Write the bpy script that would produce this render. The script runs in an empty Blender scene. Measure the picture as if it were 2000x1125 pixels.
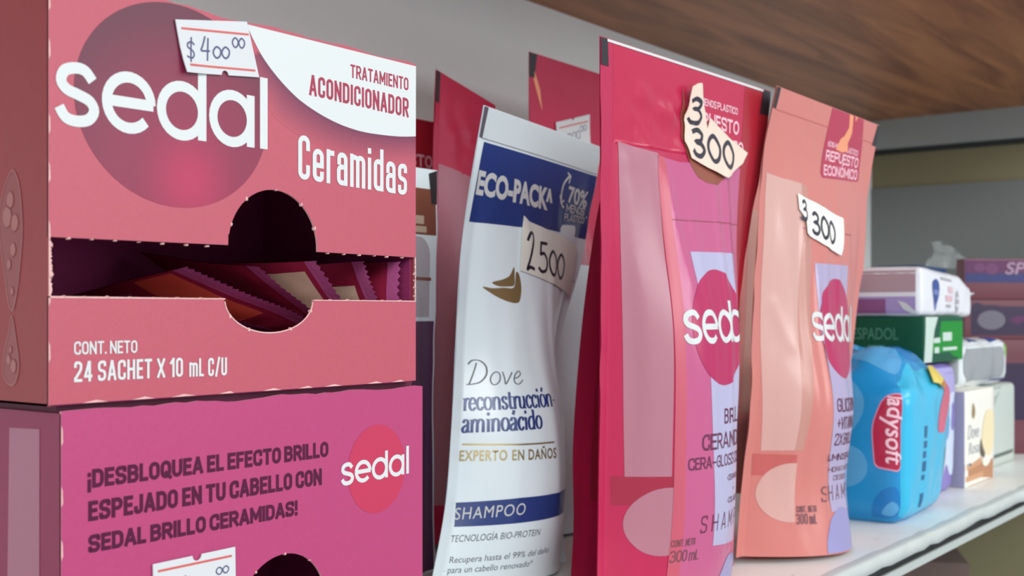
import bpy, bmesh, math
import numpy as np
from mathutils import Vector, geometry

# ------------------------------------------------------------------ camera
# world: X runs along the shelf, Y goes into the shelf, Z is up (metres, 0 = shelf top)
scene = bpy.context.scene
F_PX, HX = 2300.0, 1750.0
HC = 0.1237
cam_d = bpy.data.cameras.new('camera')
cam_d.lens = 36.0 * F_PX / 2000.0
cam_d.sensor_width = 36.0
cam_d.shift_y = 49.5 / 2000.0
cam_d.clip_start = 0.01
cam_d.dof.use_dof = True
cam_d.dof.focus_distance = 0.38
cam_d.dof.aperture_fstop = 25.0
cam = bpy.data.objects.new('camera', cam_d)
cam.location = (0, 0, HC)
cam.rotation_euler = (math.radians(90), 0, -math.atan2(F_PX, HX))
scene.collection.objects.link(cam)
scene.camera = cam

# ------------------------------------------------------------------ world, lamps, exposure
scene.view_settings.view_transform = 'Standard'
scene.view_settings.look = 'None'
scene.view_settings.gamma = 1.0
scene.view_settings.use_curve_mapping = False
scene.view_settings.exposure = -0.28
world = bpy.data.worlds.new('shop_ambient')
scene.world = world
world.use_nodes = True
bgn = world.node_tree.nodes['Background']
bgn.inputs[0].default_value = (0.86, 0.93, 1.0, 1)
bgn.inputs[1].default_value = 0.72


def area(name, loc, target, sx, sy, watts, col):
    l = bpy.data.lights.new(name, 'AREA')
    l.shape = 'RECTANGLE'
    l.size, l.size_y = sx, sy
    l.energy = watts
    l.color = col
    o = bpy.data.objects.new(name, l)
    o.location = loc
    o.rotation_euler = (Vector(target) - Vector(loc)).to_track_quat('-Z', 'Y').to_euler()
    scene.collection.objects.link(o)
    return o


# fluorescent fittings of the shop, out over the aisle, plus an added low fill light
area('aisle_lamp', (0.8, -1.1, 1.1), (0.6, 0.3, 0.1), 2.4, 0.35, 18, (0.98, 1.0, 0.98))
area('entrance_lamp', (-1.2, -1.1, 0.8), (0.42, 0.35, 0.13), 1.5, 0.4, 31, (0.96, 0.99, 1.0))
area('low_fill', (0.9, -1.3, 0.36), (0.7, 0.4, 0.2), 0.9, 0.3, 7, (0.98, 1.0, 1.0))  # no fitting known here; added to brighten the back wall

# ------------------------------------------------------------------ helpers: materials
MATS = {}


def lin(c):
    c = c / 255.0
    return c / 12.92 if c <= 0.04045 else ((c + 0.055) / 1.055) ** 2.4


def mat(name, rgb, rough=0.45, spec=0.5, bump=0.0, bscale=400.0, vary=0.0, metal=0.0, coat=0.0, alpha=1.0, trans=0.0, stretch=None):
    if name in MATS:
        return name
    m = bpy.data.materials.new(name)
    m.use_nodes = True
    nt = m.node_tree
    b = nt.nodes['Principled BSDF']
    col = (lin(rgb[0]), lin(rgb[1]), lin(rgb[2]), 1)
    b.inputs['Base Color'].default_value = col
    b.inputs['Roughness'].default_value = rough
    b.inputs['Specular IOR Level'].default_value = spec
    b.inputs['Metallic'].default_value = metal
    b.inputs['Coat Weight'].default_value = coat
    b.inputs['Alpha'].default_value = alpha
    b.inputs['Transmission Weight'].default_value = trans
    if bump or vary:
        tc = nt.nodes.new('ShaderNodeTexCoord')
        src = tc.outputs['Object']
        if stretch:
            mp = nt.nodes.new('ShaderNodeMapping')
            mp.inputs['Scale'].default_value = stretch
            nt.links.new(src, mp.inputs['Vector'])
            src = mp.outputs['Vector']
        nz = nt.nodes.new('ShaderNodeTexNoise')
        nz.inputs['Scale'].default_value = bscale
        nz.inputs['Detail'].default_value = 4
        nt.links.new(src, nz.inputs['Vector'])
        if bump:
            bn = nt.nodes.new('ShaderNodeBump')
            bn.inputs['Strength'].default_value = bump
            bn.inputs['Distance'].default_value = 0.001
            nt.links.new(nz.outputs['Fac'], bn.inputs['Height'])
            nt.links.new(bn.outputs['Normal'], b.inputs['Normal'])
        if vary:
            rp = nt.nodes.new('ShaderNodeMapRange')
            rp.inputs['From Min'].default_value = 0.3
            rp.inputs['From Max'].default_value = 0.7
            rp.inputs['To Min'].default_value = 1 - vary
            rp.inputs['To Max'].default_value = 1 + vary
            nt.links.new(nz.outputs['Fac'], rp.inputs['Value'])
            mx = nt.nodes.new('ShaderNodeVectorMath')
            mx.operation = 'SCALE'
            mx.inputs[0].default_value = col[:3]
            nt.links.new(rp.outputs['Result'], mx.inputs['Scale'])
            nt.links.new(mx.outputs['Vector'], b.inputs['Base Color'])
    MATS[name] = m
    return name


def grad(name, stops, axis, lo, hi, rough=0.4, radial=None):
    """printed colour blend along one object axis (or out from a centre)"""
    if name in MATS:
        return name
    m = bpy.data.materials.new(name)
    m.use_nodes = True
    nt = m.node_tree
    b = nt.nodes['Principled BSDF']
    b.inputs['Roughness'].default_value = rough
    tc = nt.nodes.new('ShaderNodeTexCoord')
    mr = nt.nodes.new('ShaderNodeMapRange')
    mr.inputs['From Min'].default_value = lo
    mr.inputs['From Max'].default_value = hi
    if radial:
        ds = nt.nodes.new('ShaderNodeVectorMath')
        ds.operation = 'DISTANCE'
        ds.inputs[1].default_value = radial
        nt.links.new(tc.outputs['Object'], ds.inputs[0])
        nt.links.new(ds.outputs['Value'], mr.inputs['Value'])
    else:
        sp = nt.nodes.new('ShaderNodeSeparateXYZ')
        nt.links.new(tc.outputs['Object'], sp.inputs[0])
        nt.links.new(sp.outputs[axis], mr.inputs['Value'])
    cr = nt.nodes.new('ShaderNodeValToRGB')
    cr.color_ramp.interpolation = 'EASE'
    e = cr.color_ramp.elements
    e[0].position, e[1].position = stops[0][0], stops[-1][0]
    e[0].color = (*[lin(c) for c in stops[0][1]], 1)
    e[1].color = (*[lin(c) for c in stops[-1][1]], 1)
    for p, c in stops[1:-1]:
        n = e.new(p)
        n.color = (*[lin(k) for k in c], 1)
    nt.links.new(mr.outputs['Result'], cr.inputs['Fac'])
    nt.links.new(cr.outputs['Color'], b.inputs['Base Color'])
    MATS[name] = m
    return name


# ------------------------------------------------------------------ helpers: meshes
class MB:
    def __init__(self):
        self.v, self.f, self.m, self.s = [], [], [], []
        self.n = 0

    def add(self, V, F, material, smooth=True):
        V = np.asarray(V, float).reshape(-1, 3)
        self.v.append(V)
        for f in F:
            self.f.append([i + self.n for i in f])
            self.m.append(material)
            self.s.append(smooth)
        self.n += len(V)

    def box(self, x0, x1, y0, y1, z0, z1, material):
        V = [(x, y, z) for x in (x0, x1) for y in (y0, y1) for z in (z0, z1)]
        self.add(V, [(0, 1, 3, 2), (4, 6, 7, 5), (0, 4, 5, 1), (2, 3, 7, 6), (0, 2, 6, 4), (1, 5, 7, 3)], material, False)

    def build(self, name, parent=None, loc=(0, 0, 0), sharp=None):
        me = bpy.data.meshes.new(name)
        V = np.concatenate(self.v)
        me.from_pydata(V.tolist(), [], self.f)
        names = []
        for k in self.m:
            if k not in names:
                names.append(k)
        for k in names:
            me.materials.append(MATS[k])
        ix = {k: i for i, k in enumerate(names)}
        me.polygons.foreach_set('material_index', [ix[k] for k in self.m])
        me.polygons.foreach_set('use_smooth', self.s)
        if sharp:
            me.set_sharp_from_angle(angle=math.radians(sharp))
        me.update()
        o = bpy.data.objects.new(name, me)
        o.location = loc
        scene.collection.objects.link(o)
        if parent:
            o.parent = parent
        return o


def tag(o, label=None, cat=None, group=None, kind=None):
    for k, v in (('label', label), ('category', cat), ('group', group), ('kind', kind)):
        if v:
            o[k] = v
    return o


def empty(name, loc, label, cat, group=None, rz=0.0):
    o = bpy.data.objects.new(name, None)
    o.empty_display_size = 0.02
    o.location = loc
    o.rotation_euler = (0, 0, rz)
    scene.collection.objects.link(o)
    return tag(o, label, cat, group)


# ---- 2D shapes (millimetres) -> (V2, F)
def poly2(pts):
    tri = geometry.tessellate_polygon([[Vector((p[0], p[1], 0)) for p in pts]])
    out = []
    for t in tri:
        a, b, c = [pts[i] for i in t]
        if (b[0] - a[0]) * (c[1] - a[1]) - (b[1] - a[1]) * (c[0] - a[0]) < 0:
            t = (t[0], t[2], t[1])
        out.append(tuple(t))
    return [tuple(p[:2]) for p in pts], out


def ell(cx, cy, rx, ry, n=48, a0=0, a1=360):
    return [(cx + rx * math.cos(math.radians(a0 + (a1 - a0) * i / n)), cy + ry * math.sin(math.radians(a0 + (a1 - a0) * i / n))) for i in range(n + (0 if a1 - a0 == 360 else 1))]


def rrect(x0, y0, x1, y1, r):
    return fillet([(x0, y0, r), (x1, y0, r), (x1, y1, r), (x0, y1, r)], True)


def fillet(pts, closed=False, seg=6):
    out = []
    n = len(pts)
    for i, p in enumerate(pts):
        r = p[2] if len(p) > 2 else 0
        if r <= 0 or (not closed and i in (0, n - 1)):
            out.append((p[0], p[1]))
            continue
        P, A, B = (np.array(q[:2], float) for q in (p, pts[i - 1], pts[(i + 1) % n]))
        da, db = A - P, B - P
        la, lb = np.linalg.norm(da), np.linalg.norm(db)
        if la < 1e-9 or lb < 1e-9:
            out.append((p[0], p[1]))
            continue
        r = min(r, la * .5, lb * .5)
        s, e = P + da / la * r, P + db / lb * r
        for k in range(seg + 1):
            t = k / seg
            w = .7071
            den = (1 - t) ** 2 + 2 * w * t * (1 - t) + t * t
            out.append(tuple(((1 - t) ** 2 * s + 2 * w * t * (1 - t) * P + t * t * e) / den))
    return out


def catmull(pts, sub=6, closed=False):
    n = len(pts)
    P = [np.array(p, float) for p in pts]
    out = []
    rng = range(n if closed else n - 1)
    for i in rng:
        p0 = P[(i - 1) % n] if (closed or i > 0) else P[i]
        p1, p2 = P[i], P[(i + 1) % n]
        p3 = P[(i + 2) % n] if (closed or i + 2 < n) else p2
        for k in range(sub):
            t = k / sub
            out.append(tuple(.5 * ((2 * p1) + (-p0 + p2) * t + (2 * p0 - 5 * p1 + 4 * p2 - p3) * t * t + (-p0 + 3 * p1 - 3 * p2 + p3) * t ** 3)))
    if not closed:
        out.append(tuple(P[-1]))
    return out


def stroke(pts, t, closed=False, cap=0.0, pen=None):
    """ribbon along a path; pen=(thin) makes thick verticals and thin horizontals"""
    P = []
    for p in pts:
        p = np.array(p[:2], float)
        if not P or np.linalg.norm(p - P[-1]) > 1e-6:
            P.append(p)
    if closed and np.linalg.norm(P[0] - P[-1]) < 1e-6:
        P.pop()
    n = len(P)
    if n < 2:
        return [], []
    if cap and not closed:
        d = P[0] - P[1]
        P[0] = P[0] + d / np.linalg.norm(d) * cap
        d = P[-1] - P[-2]
        P[-1] = P[-1] + d / np.linalg.norm(d) * cap
    V, F = [], []
    for i in range(n):
        a = P[i] - P[i - 1] if (closed or i > 0) else P[1] - P[0]
        b = P[(i + 1) % n] - P[i] if (closed or i < n - 1) else P[-1] - P[-2]
        a, b = a / np.linalg.norm(a), b / np.linalg.norm(b)
        d = a + b
        l = np.linalg.norm(d)
        d = d / l if l > 1e-6 else b
        c = max(.45, abs(float(np.dot(d, a))))
        w = t
        if pen is not None:
            w = pen + (t - pen) * abs(d[1])
        nrm = np.array((-d[1], d[0])) * (w * .5 / c)
        V += [tuple(P[i] + nrm), tuple(P[i] - nrm)]
    for i in range(n if closed else n - 1):
        j = (i + 1) % n
        for t3 in ((2 * i + 1, 2 * j + 1, 2 * j), (2 * i + 1, 2 * j, 2 * i)):
            a, b, c = [V[k] for k in t3]
            s = (b[0] - a[0]) * (c[1] - a[1]) - (b[1] - a[1]) * (c[0] - a[0])
            if abs(s) > 1e-9:
                F.append(t3 if s > 0 else t3[::-1])
    return V, F


def join2(parts):
    V, F = [], []
    for k, (v, f) in enumerate(parts):   # crossing strokes sit a hair above each other
        F += [tuple(i + len(V) for i in q) for q in f]
        V += [(p[0], p[1], k % 6) for p in v]
    return V, F


def tess(V2, F, step):
    """cut a 2D shape along a square grid so that it can follow a curved surface"""
    bm = bmesh.new()
    vs = [bm.verts.new((p[0], p[1], p[2] if len(p) > 2 else 0)) for p in V2]
    for f in F:
        try:
            bm.faces.new([vs[i] for i in f])
        except ValueError:
            pass
    if step:
        A = np.array([p[:2] for p in V2])
        for ax in (0, 1):
            k0, k1 = math.ceil(A[:, ax].min() / step - 1e-6), math.floor(A[:, ax].max() / step + 1e-6)
            no = (1, 0, 0) if ax == 0 else (0, 1, 0)
            for k in range(k0, k1 + 1):
                co = (k * step, 0, 0) if ax == 0 else (0, k * step, 0)
                bmesh.ops.bisect_plane(bm, geom=bm.verts[:] + bm.edges[:] + bm.faces[:], plane_co=co, plane_no=no, dist=1e-5)
    bm.verts.index_update()
    V = np.array([v.co[:] for v in bm.verts])
    Fo = [[v.index for v in f.verts] for f in bm.faces]
    bm.free()
    return V, Fo


# ---- lettering
H_ = .5
STK = {  # condensed strokes in a unit cell: (relative width, [(closed, points)])
    'O': (1, [(1, [(0, 0, H_), (1, 0, H_), (1, 1, H_), (0, 1, H_)])]),
    'C': (1, [(0, [(1, .75), (1, 1, H_), (0, 1, H_), (0, 0, H_), (1, 0, H_), (1, .25)])]),
    'G': (1, [(0, [(1, .7), (1, 1, H_), (0, 1, H_), (0, 0, H_), (1, 0, H_), (1, .47), (.55, .47)])]),
    'D': (1, [(1, [(0, 0), (1, 0, H_), (1, 1, H_), (0, 1)])]),
    'E': (.78, [(0, [(1, 1), (0, 1), (0, 0), (1, 0)]), (0, [(0, .52), (.88, .52)])]),
    'F': (.75, [(0, [(1, 1), (0, 1), (0, 0)]), (0, [(0, .5), (.85, .5)])]),
    'A': (1.1, [(0, [(0, 0), (.46, 1), (.54, 1), (1, 0)]), (0, [(.15, .27), (.85, .27)])]),
    'B': (1, [(0, [(0, 0), (0, 1)]), (0, [(0, 1), (.96, 1, .4), (.96, .53, .4), (0, .53)]), (0, [(0, .53), (1, .53, .4), (1, 0, .4), (0, 0)])]),
    'H': (1, [(0, [(0, 0), (0, 1)]), (0, [(1, 0), (1, 1)]), (0, [(0, .52), (1, .52)])]),
    'I': (0, [(0, [(0, 0), (0, 1)])]),
    'J': (.75, [(0, [(1, 1), (1, 0, .45), (0, 0, .45), (0, .25)])]),
    'L': (.72, [(0, [(0, 1), (0, 0), (1, 0)])]),
    'M': (1.35, [(0, [(0, 0), (0, 1)]), (0, [(0, 1), (.5, .25), (1, 1)]), (0, [(1, 1), (1, 0)])]),
    'N': (1.05, [(0, [(0, 0), (0, 1)]), (0, [(0, 1), (1, 0)]), (0, [(1, 0), (1, 1)])]),
    'P': (1, [(0, [(0, 0), (0, 1), (1, 1, .45), (1, .45, .45), (0, .45)])]),
    'Q': (1, [(1, [(0, 0, H_), (1, 0, H_), (1, 1, H_), (0, 1, H_)]), (0, [(.55, .25), (1.1, -.08)])]),
    'R': (1, [(0, [(0, 0), (0, 1), (1, 1, .45), (1, .47, .45), (0, .47)]), (0, [(.5, .47), (1, 0)])]),
    'S': (1, [(0, [(1, .83), (1, 1, .5), (0, 1, .5), (0, .55, .35), (1, .45, .35), (1, 0, .5), (0, 0, .5), (0, .17)])]),
    'T': (.95, [(0, [(0, 1), (1, 1)]), (0, [(.5, 1), (.5, 0)])]),
    'U': (1, [(0, [(0, 1), (0, 0, H_), (1, 0, H_), (1, 1)])]),
    'V': (1.1, [(0, [(0, 1), (.5, 0), (1, 1)])]),
    'X': (1.1, [(0, [(0, 1), (1, 0)]), (0, [(0, 0), (1, 1)])]),
    '0': (.95, [(1, [(0, 0, H_), (1, 0, H_), (1, 1, H_), (0, 1, H_)])]),
    '1': (.45, [(0, [(0, .78), (1, 1), (1, 0)])]),
    '2': (.95, [(0, [(0, .80), (0, 1, .5), (1, 1, .5), (1, .62, .4), (0, .1), (0, 0), (1, 0)])]),
    '3': (.95, [(0, [(0, .84), (0, 1, .5), (1, 1, .5), (1, .53, .4), (.4, .53)]), (0, [(.4, .53), (1, .53, .4), (1, 0, .5), (0, 0, .5), (0, .16)])]),
    '4': (1, [(0, [(.75, 0), (.75, 1), (.6, 1), (0, .22), (1, .22)])]),
    '6': (.95, [(0, [(.9, 1), (0, .6, .3), (0, 0, .5), (1, 0, .5), (1, .55, .5), (0, .55)])]),
    '%': (1.3, [(0, [(.15, 0), (.85, 1)]), (1, [(0, .6, .5), (.4, .6, .5), (.4, 1, .5), (0, 1, .5)]), (1, [(.6, 0, .5), (1, 0, .5), (1, .4, .5), (.6, .4, .5)])]),
    '/': (.75, [(0, [(0, -.05), (1, 1.05)])]),
    '.': (0, [(0, [(0, -.01), (0, .01)])]),
    '!': (0, [(0, [(0, .42), (0, 1)]), (0, [(0, -.01), (0, .01)])]),
    '¡': (0, [(0, [(0, -.28), (0, .34)]), (0, [(0, .76), (0, .78)])]),
    '+': (.8, [(0, [(.5, .2), (.5, .8)]), (0, [(0, .5), (1, .5)])]),
    '-': (.6, [(0, [(0, .45), (1, .45)])]),
    '•': (.1, [(0, [(0, .3), (0, .6)])]),
    'e': (.95, [(0, [(0, .36), (1, .36), (1, .72, .5), (0, .72, .5), (0, 0, .5), (1, 0, .5), (1, .14)])]),
    'r': (.55, [(0, [(0, 0), (0, .76)]), (0, [(0, .52), (0, .74, .6), (1, .74)])]),
    'a': (.95, [(0, [(.05, .54), (.05, .74, .45), (1, .74, .45), (1, 0)]), (0, [(1, .42), (0, .42, .45), (0, 0, .45), (1, 0, .3), (1, .2)])]),
    'm': (1.65, [(0, [(0, 0), (0, .76)]), (0, [(0, .56), (0, .74, .25), (.5, .74, .25), (.5, 0)]), (0, [(.5, .56), (.5, .74, .25), (1, .74, .25), (1, 0)])]),
    'i': (0, [(0, [(0, 0), (0, .74)]), (0, [(0, .98), (0, 1.0)])]),
    'd': (.95, [(0, [(1, 0), (1, 1.03)]), (0, [(1, .5), (1, .74, .45), (0, .74, .45), (0, 0, .45), (1, 0, .45), (1, .24)])]),
    's': (.9, [(0, [(1, .62), (1, .74, .5), (0, .74, .5), (0, .41, .3), (1, .34, .3), (1, 0, .5), (0, 0, .5), (0, .13)])]),
}
SERIF = {  # broad-nib book letters, x-height = 1
    'r': (.62, [(0, [(.2, 0), (.2, .95)]), (0, catmull([(.2, .55), (.32, .88), (.5, .97), (.62, .86)]))], [(.2, 0), (.1, .95)]),
    'e': (.86, [(0, catmull([(.12, .52), (.45, .53), (.74, .56), (.7, .82), (.45, 1.0), (.2, .82), (.1, .5), (.2, .15), (.46, 0), (.76, .22)]))], []),
    'c': (.82, [(0, catmull([(.7, .72), (.62, .93), (.42, 1.0), (.18, .82), (.1, .5), (.2, .15), (.46, 0), (.74, .24)]))], []),
    'o': (.94, [(1, catmull([(.46, 1), (.2, .85), (.1, .5), (.2, .15), (.46, 0), (.74, .15), (.84, .5), (.74, .85)], closed=True))], []),
    'n': (1.08, [(0, [(.2, 0), (.2, .95)]), (0, catmull([(.2, .6), (.35, .9), (.58, .98), (.8, .8), (.82, .5), (.82, 0)]))], [(.2, 0), (.1, .95), (.82, 0)]),
    'm': (1.7, [(0, [(.2, 0), (.2, .95)]), (0, catmull([(.2, .6), (.35, .9), (.55, .98), (.74, .8), (.76, .5), (.76, 0)])), (0, catmull([(.76, .6), (.92, .9), (1.14, .98), (1.36, .8), (1.38, .5), (1.38, 0)]))], [(.2, 0), (.1, .95), (.76, 0), (1.38, 0)]),
    's': (.72, [(0, catmull([(.6, .74), (.5, .95), (.3, .98), (.12, .8), (.25, .58), (.5, .42), (.62, .22), (.45, .02), (.22, .04), (.08, .28)]))], []),
    't': (.6, [(0, catmull([(.26, 1.35), (.26, .8), (.26, .3), (.34, .03), (.58, .1)])), (0, [(.02, .95), (.56, .95)])], []),
    'u': (1.06, [(0, catmull([(.2, .95), (.2, .5), (.22, .15), (.42, .02), (.66, .12), (.8, .4)])), (0, [(.8, .95), (.8, 0)])], [(.12, .95), (.72, .95), (.88, 0)]),
    'i': (.48, [(0, [(.22, 0), (.22, .95)]), (0, [(.22, 1.25), (.22, 1.5)])], [(.22, 0), (.12, .95)]),
    'a': (.88, [(0, catmull([(.14, .74), (.28, .97), (.5, .97), (.64, .8), (.64, .5), (.64, .2), (.7, .03), (.86, .08)])), (0, catmull([(.64, .6), (.34, .5), (.1, .3), (.18, .05), (.4, .02), (.64, .25)]))], []),
    'd': (1.02, [(0, [(.78, 1.5), (.78, 0)]), (0, catmull([(.78, .8), (.5, 1.0), (.22, .85), (.1, .5), (.2, .12), (.46, 0), (.78, .2)]))], [(.68, 1.5), (.88, 0)]),
}
LOGO = {  # round geometric letters of the hair-care logo, x-height = 1
    's': (.8, [(0, catmull([(.70, .80), (.55, .97), (.36, 1.0), (.14, .92), (.07, .73), (.18, .58), (.42, .5), (.64, .41), (.73, .24), (.62, .06), (.38, 0), (.16, .05), (.03, .24)], 4))]),
    'e': (1.02, [(0, [(.04, .5), (1.03, .5)]), (0, ell(.5, .5, .48, .5, 26, 0, 318))]),
    'd': (1.06, [(1, ell(.5, .5, .48, .5, 28)), (0, [(.98, -.06), (.98, 1.42)])]),
    'a': (1.04, [(1, ell(.5, .5, .48, .5, 28)), (0, [(.98, -.06), (.98, 1.06)])]),
    'l': (.2, [(0, [(.12, -.06), (.12, 1.5)])]),
}
HAND = {  # marker and ball-pen digits
    '0': (.72, [(1, catmull([(.36, 1), (.1, .75), (.06, .35), (.3, 0), (.6, .2), (.68, .65)], closed=True))]),
    'o': (.62, [(1, catmull([(.3, .8), (.06, .55), (.06, .25), (.28, 0), (.52, .15), (.58, .55)], closed=True))]),
    '2': (.6, [(0, catmull([(.05, .8), (.2, 1), (.42, .95), (.4, .6), (.22, .25), (.05, 0), (.25, .06), (.55, .02)]))]),
    '3': (.62, [(0, catmull([(.05, .86), (.25, 1), (.5, .88), (.42, .62), (.2, .54), (.45, .5), (.58, .28), (.4, .03), (.12, .02), (.0, .15)]))]),
    '4': (.7, [(0, catmull([(.3, 1), (.16, .6), (.05, .36), (.3, .36), (.62, .4)])), (0, [(.5, .95), (.46, -.05)])]),
    '5': (.65, [(0, [(.55, .98), (.16, .95), (.12, .56)]), (0, catmull([(.12, .56), (.35, .62), (.55, .4), (.48, .1), (.2, 0), (.02, .1)]))]),
    '$': (.62, [(0, catmull([(.55, .78), (.38, .9), (.14, .8), (.14, .6), (.4, .48), (.52, .28), (.36, .06), (.05, .12)])), (0, [(.36, 1.15), (.28, -.15)])]),
}


def letters(txt, x0, y0, x1, h, t, kind='din', gap=None, wfac=.40, cap=0.0, shear=0.0, y1=None):
    """stroke lettering fitted between x0 and x1, baseline y0 (to y1), height h"""
    tab = {'din': STK, 'serif': SERIF, 'logo': LOGO, 'hand': HAND}[kind]
    parts, pen = [], 0.0
    din = kind == 'din'
    gap = (.085 if din else .1) if gap is None else gap
    if din:   # find the letter width that fills the line
        plain = [{'Ñ': 'N', 'Í': 'I', 'Á': 'A', 'Ó': 'O', 'É': 'E'}.get(c, c) for c in txt]
        ws = sum(tab[c][0] for c in plain if c != ' ')
        nl, ns = sum(c != ' ' for c in plain), plain.count(' ')
        wfac = max(.12, ((x1 - x0) / h - ns * .22 - nl * t / h - (nl - 1) * gap) / max(ws, .1))
    for ch in txt:
        acc = None
        if ch == ' ':
            pen += .22 if din else .35
            continue
        base = ch
        if ch in 'ÑÍÁÓÉ':
            base, acc = 'NIAOE'['ÑÍÁÓÉ'.index(ch)], ch
        if ch in 'áóñ' and kind == 'serif':
            base, acc = 'aon'['áóñ'.index(ch)], ch
        g = tab[base]
        w = g[0] * (wfac if din else 1)
        tt = t / h
        for cl, pts in g[1]:
            if din:
                p = [(pen + tt / 2 + q[0] * w, tt / 2 + q[1] * (1 - tt)) + ((q[2] * w,) if len(q) > 2 else ()) for q in pts]
                hard = [i for i, q in enumerate(p) if len(q) < 3]
                if cl and hard:      # break at hard corners so that no stroke crosses itself
                    p = p[hard[0]:] + p[:hard[0]] + [p[hard[0]]]
                    cl = 0
                    hard = [i for i, q in enumerate(p) if len(q) < 3]
                if cl:
                    parts.append((fillet(p, True), 1, 1.0))
                else:
                    if len(hard) > 10:
                        parts.append((p, 0, 1.0))
                    else:
                        for a, b in zip(hard[:-1], hard[1:]):
                            parts.append((fillet(p[a:b + 1]), 0, 1.0))
            else:
                p = [(pen + q[0], q[1]) for q in pts]
                parts.append((p, cl, 1.0))
        if kind == 'serif':
            for sx, sy in g[2]:
                parts.append(([(pen + sx - .17, sy), (pen + sx + .17, sy)], 0, -1))
        if acc:
            cx = pen + (w + (tt if din else 0)) / 2
            top = 1.12 if din else 1.22
            parts.append(([(cx - .03, top), (cx + .12, top + (.2 if din else .35))] if acc in 'ÍÁÓÉóá' else [(cx - .14, top + .03), (cx - .04, top + .08), (cx + .04, top + .04), (cx + .14, top + .09)], 0, 1.0))
        pen += w + gap + (tt if din else 0)
    total = pen - gap
    sx = (x1 - x0) / total
    y1 = y0 if y1 is None else y1
    out = []
    for p, cl, wf in parts:
        q = [(x0 + a[0] * sx + a[1] * h * shear, y0 + a[1] * h + (y1 - y0) * a[0] / total) for a in p]
        if kind == 'serif':
            out.append(stroke(q, t if wf > 0 else t * .32, bool(cl), pen=(t * .34 if wf > 0 else None)))
        else:
            out.append(stroke(q, t, bool(cl), cap=t * .5 if din else cap))
    return join2(out)


_FC = {}


def font_mesh(txt, offset, shear, space):
    k = (txt, offset, shear, space)
    if k not in _FC:
        c = bpy.data.curves.new('lettering', 'FONT')
        c.body = txt
        c.offset = offset
        c.shear = shear
        c.space_character = space
        c.resolution_u = 4
        o = bpy.data.objects.new('lettering', c)
        scene.collection.objects.link(o)
        dg = bpy.context.evaluated_depsgraph_get()
        me = bpy.data.meshes.new_from_object(o.evaluated_get(dg))
        V = np.array([v.co[:2] for v in me.vertices])
        Fc = [tuple(p.vertices) for p in me.polygons]
        bpy.data.objects.remove(o)
        bpy.data.curves.remove(c)
        bpy.data.meshes.remove(me)
        _FC[k] = (V, Fc)
    return _FC[k]


def words(txt, x0, y0, x1, h, bold=0.0, shear=0.0, space=1.0, y1=None):
    """outline lettering: capital height h, fitted between x0 and x1"""
    caph = font_mesh('H', 0.0, 0.0, 1.0)[0][:, 1].max()
    V, Fc = font_mesh(txt, bold, shear, space)
    V = V.copy()
    a, b = V[:, 0].min(), V[:, 0].max()
    u = (V[:, 0] - a) / (b - a)
    y1 = y0 if y1 is None else y1
    V = np.stack([x0 + u * (x1 - x0), y0 + V[:, 1] * h / caph + u * (y1 - y0)], 1)
    return [tuple(p) for p in V], Fc


def rot2(shape, cx, cy, deg):
    V, Fc = shape
    c, s = math.cos(math.radians(deg)), math.sin(math.radians(deg))
    return [(cx + (p[0] - cx) * c - (p[1] - cy) * s, cy + (p[0] - cx) * s + (p[1] - cy) * c) for p in V], Fc


def put(mb, fmap, shape, material, off, step):
    """print a 2D shape on a surface: fmap(x_mm, y_mm, off_m) -> points"""
    if not shape[0]:
        return
    V, Fc = tess(shape[0], shape[1], step)
    mb.add(fmap(V[:, 0], V[:, 1], off + V[:, 2] * .6e-5), Fc, material)


def sheet(mb, fmap, outline, material, lo, hi, step, edge=None):
    """a thin pasted sheet with real thickness"""
    put(mb, fmap, poly2(outline), material, hi, step)
    n = len(outline)
    P = []
    for i in range(n):
        a, b = np.array(outline[i]), np.array(outline[(i + 1) % n])
        k = max(1, int(np.linalg.norm(b - a) / (step or 5)))
        P += [a + (b - a) * j / k for j in range(k)]
    P = np.array(P)
    A, B = fmap(P[:, 0], P[:, 1], lo), fmap(P[:, 0], P[:, 1], hi)
    m = len(P)
    mb.add(np.concatenate([A, B]), [(i, (i + 1) % m, m + (i + 1) % m, m + i) for i in range(m)], edge or material, False)


def vnoise(x, y, seed):
    x, y = np.asarray(x, float), np.asarray(y, float)
    xi, yi = np.floor(x), np.floor(y)
    fx, fy = x - xi, y - yi
    fx, fy = fx * fx * (3 - 2 * fx), fy * fy * (3 - 2 * fy)

    def hsh(a, b):
        v = np.sin(a * 127.1 + b * 311.7 + seed * 74.7) * 43758.5453
        return (v - np.floor(v)) * 2 - 1
    return (hsh(xi, yi) * (1 - fx) + hsh(xi + 1, yi) * fx) * (1 - fy) + (hsh(xi, yi + 1) * (1 - fx) + hsh(xi + 1, yi + 1) * fx) * fy



# ------------------------------------------------------------------ the shelving bay
M_SH = mat('white_laminate', (236, 238, 233), .38, .5, vary=.03, bscale=40)
M_SHD = mat('shelf_groove_grey', (58, 60, 60), .7, .2)
M_LIP = mat('white_edge_strip', (196, 202, 198), .45, .4, vary=.05, bscale=60)
M_RAIL = mat('pale_metal_rail', (180, 186, 182), .4, .5)
M_CHIP = mat('chipped_edge', (92, 88, 84), .8)
M_WALLB = mat('grey_painted_back', (232, 235, 234), .6, .3, vary=.04, bscale=6)
M_WALLR = mat('olive_painted_side', (134, 127, 98), .6, .3, vary=.06, bscale=7)
M_GREY = mat('grey_plastic_sheet', (118, 122, 120), .32, .5, vary=.05, bscale=5)
M_BAND = mat('pale_grey_batten', (160, 166, 164), .5)
M_DARK = mat('dark_gap', (48, 50, 48), .8)

Y0, Y1, XL, XR, ZT = .214, .497, -.55, 1.345, .3454


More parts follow.
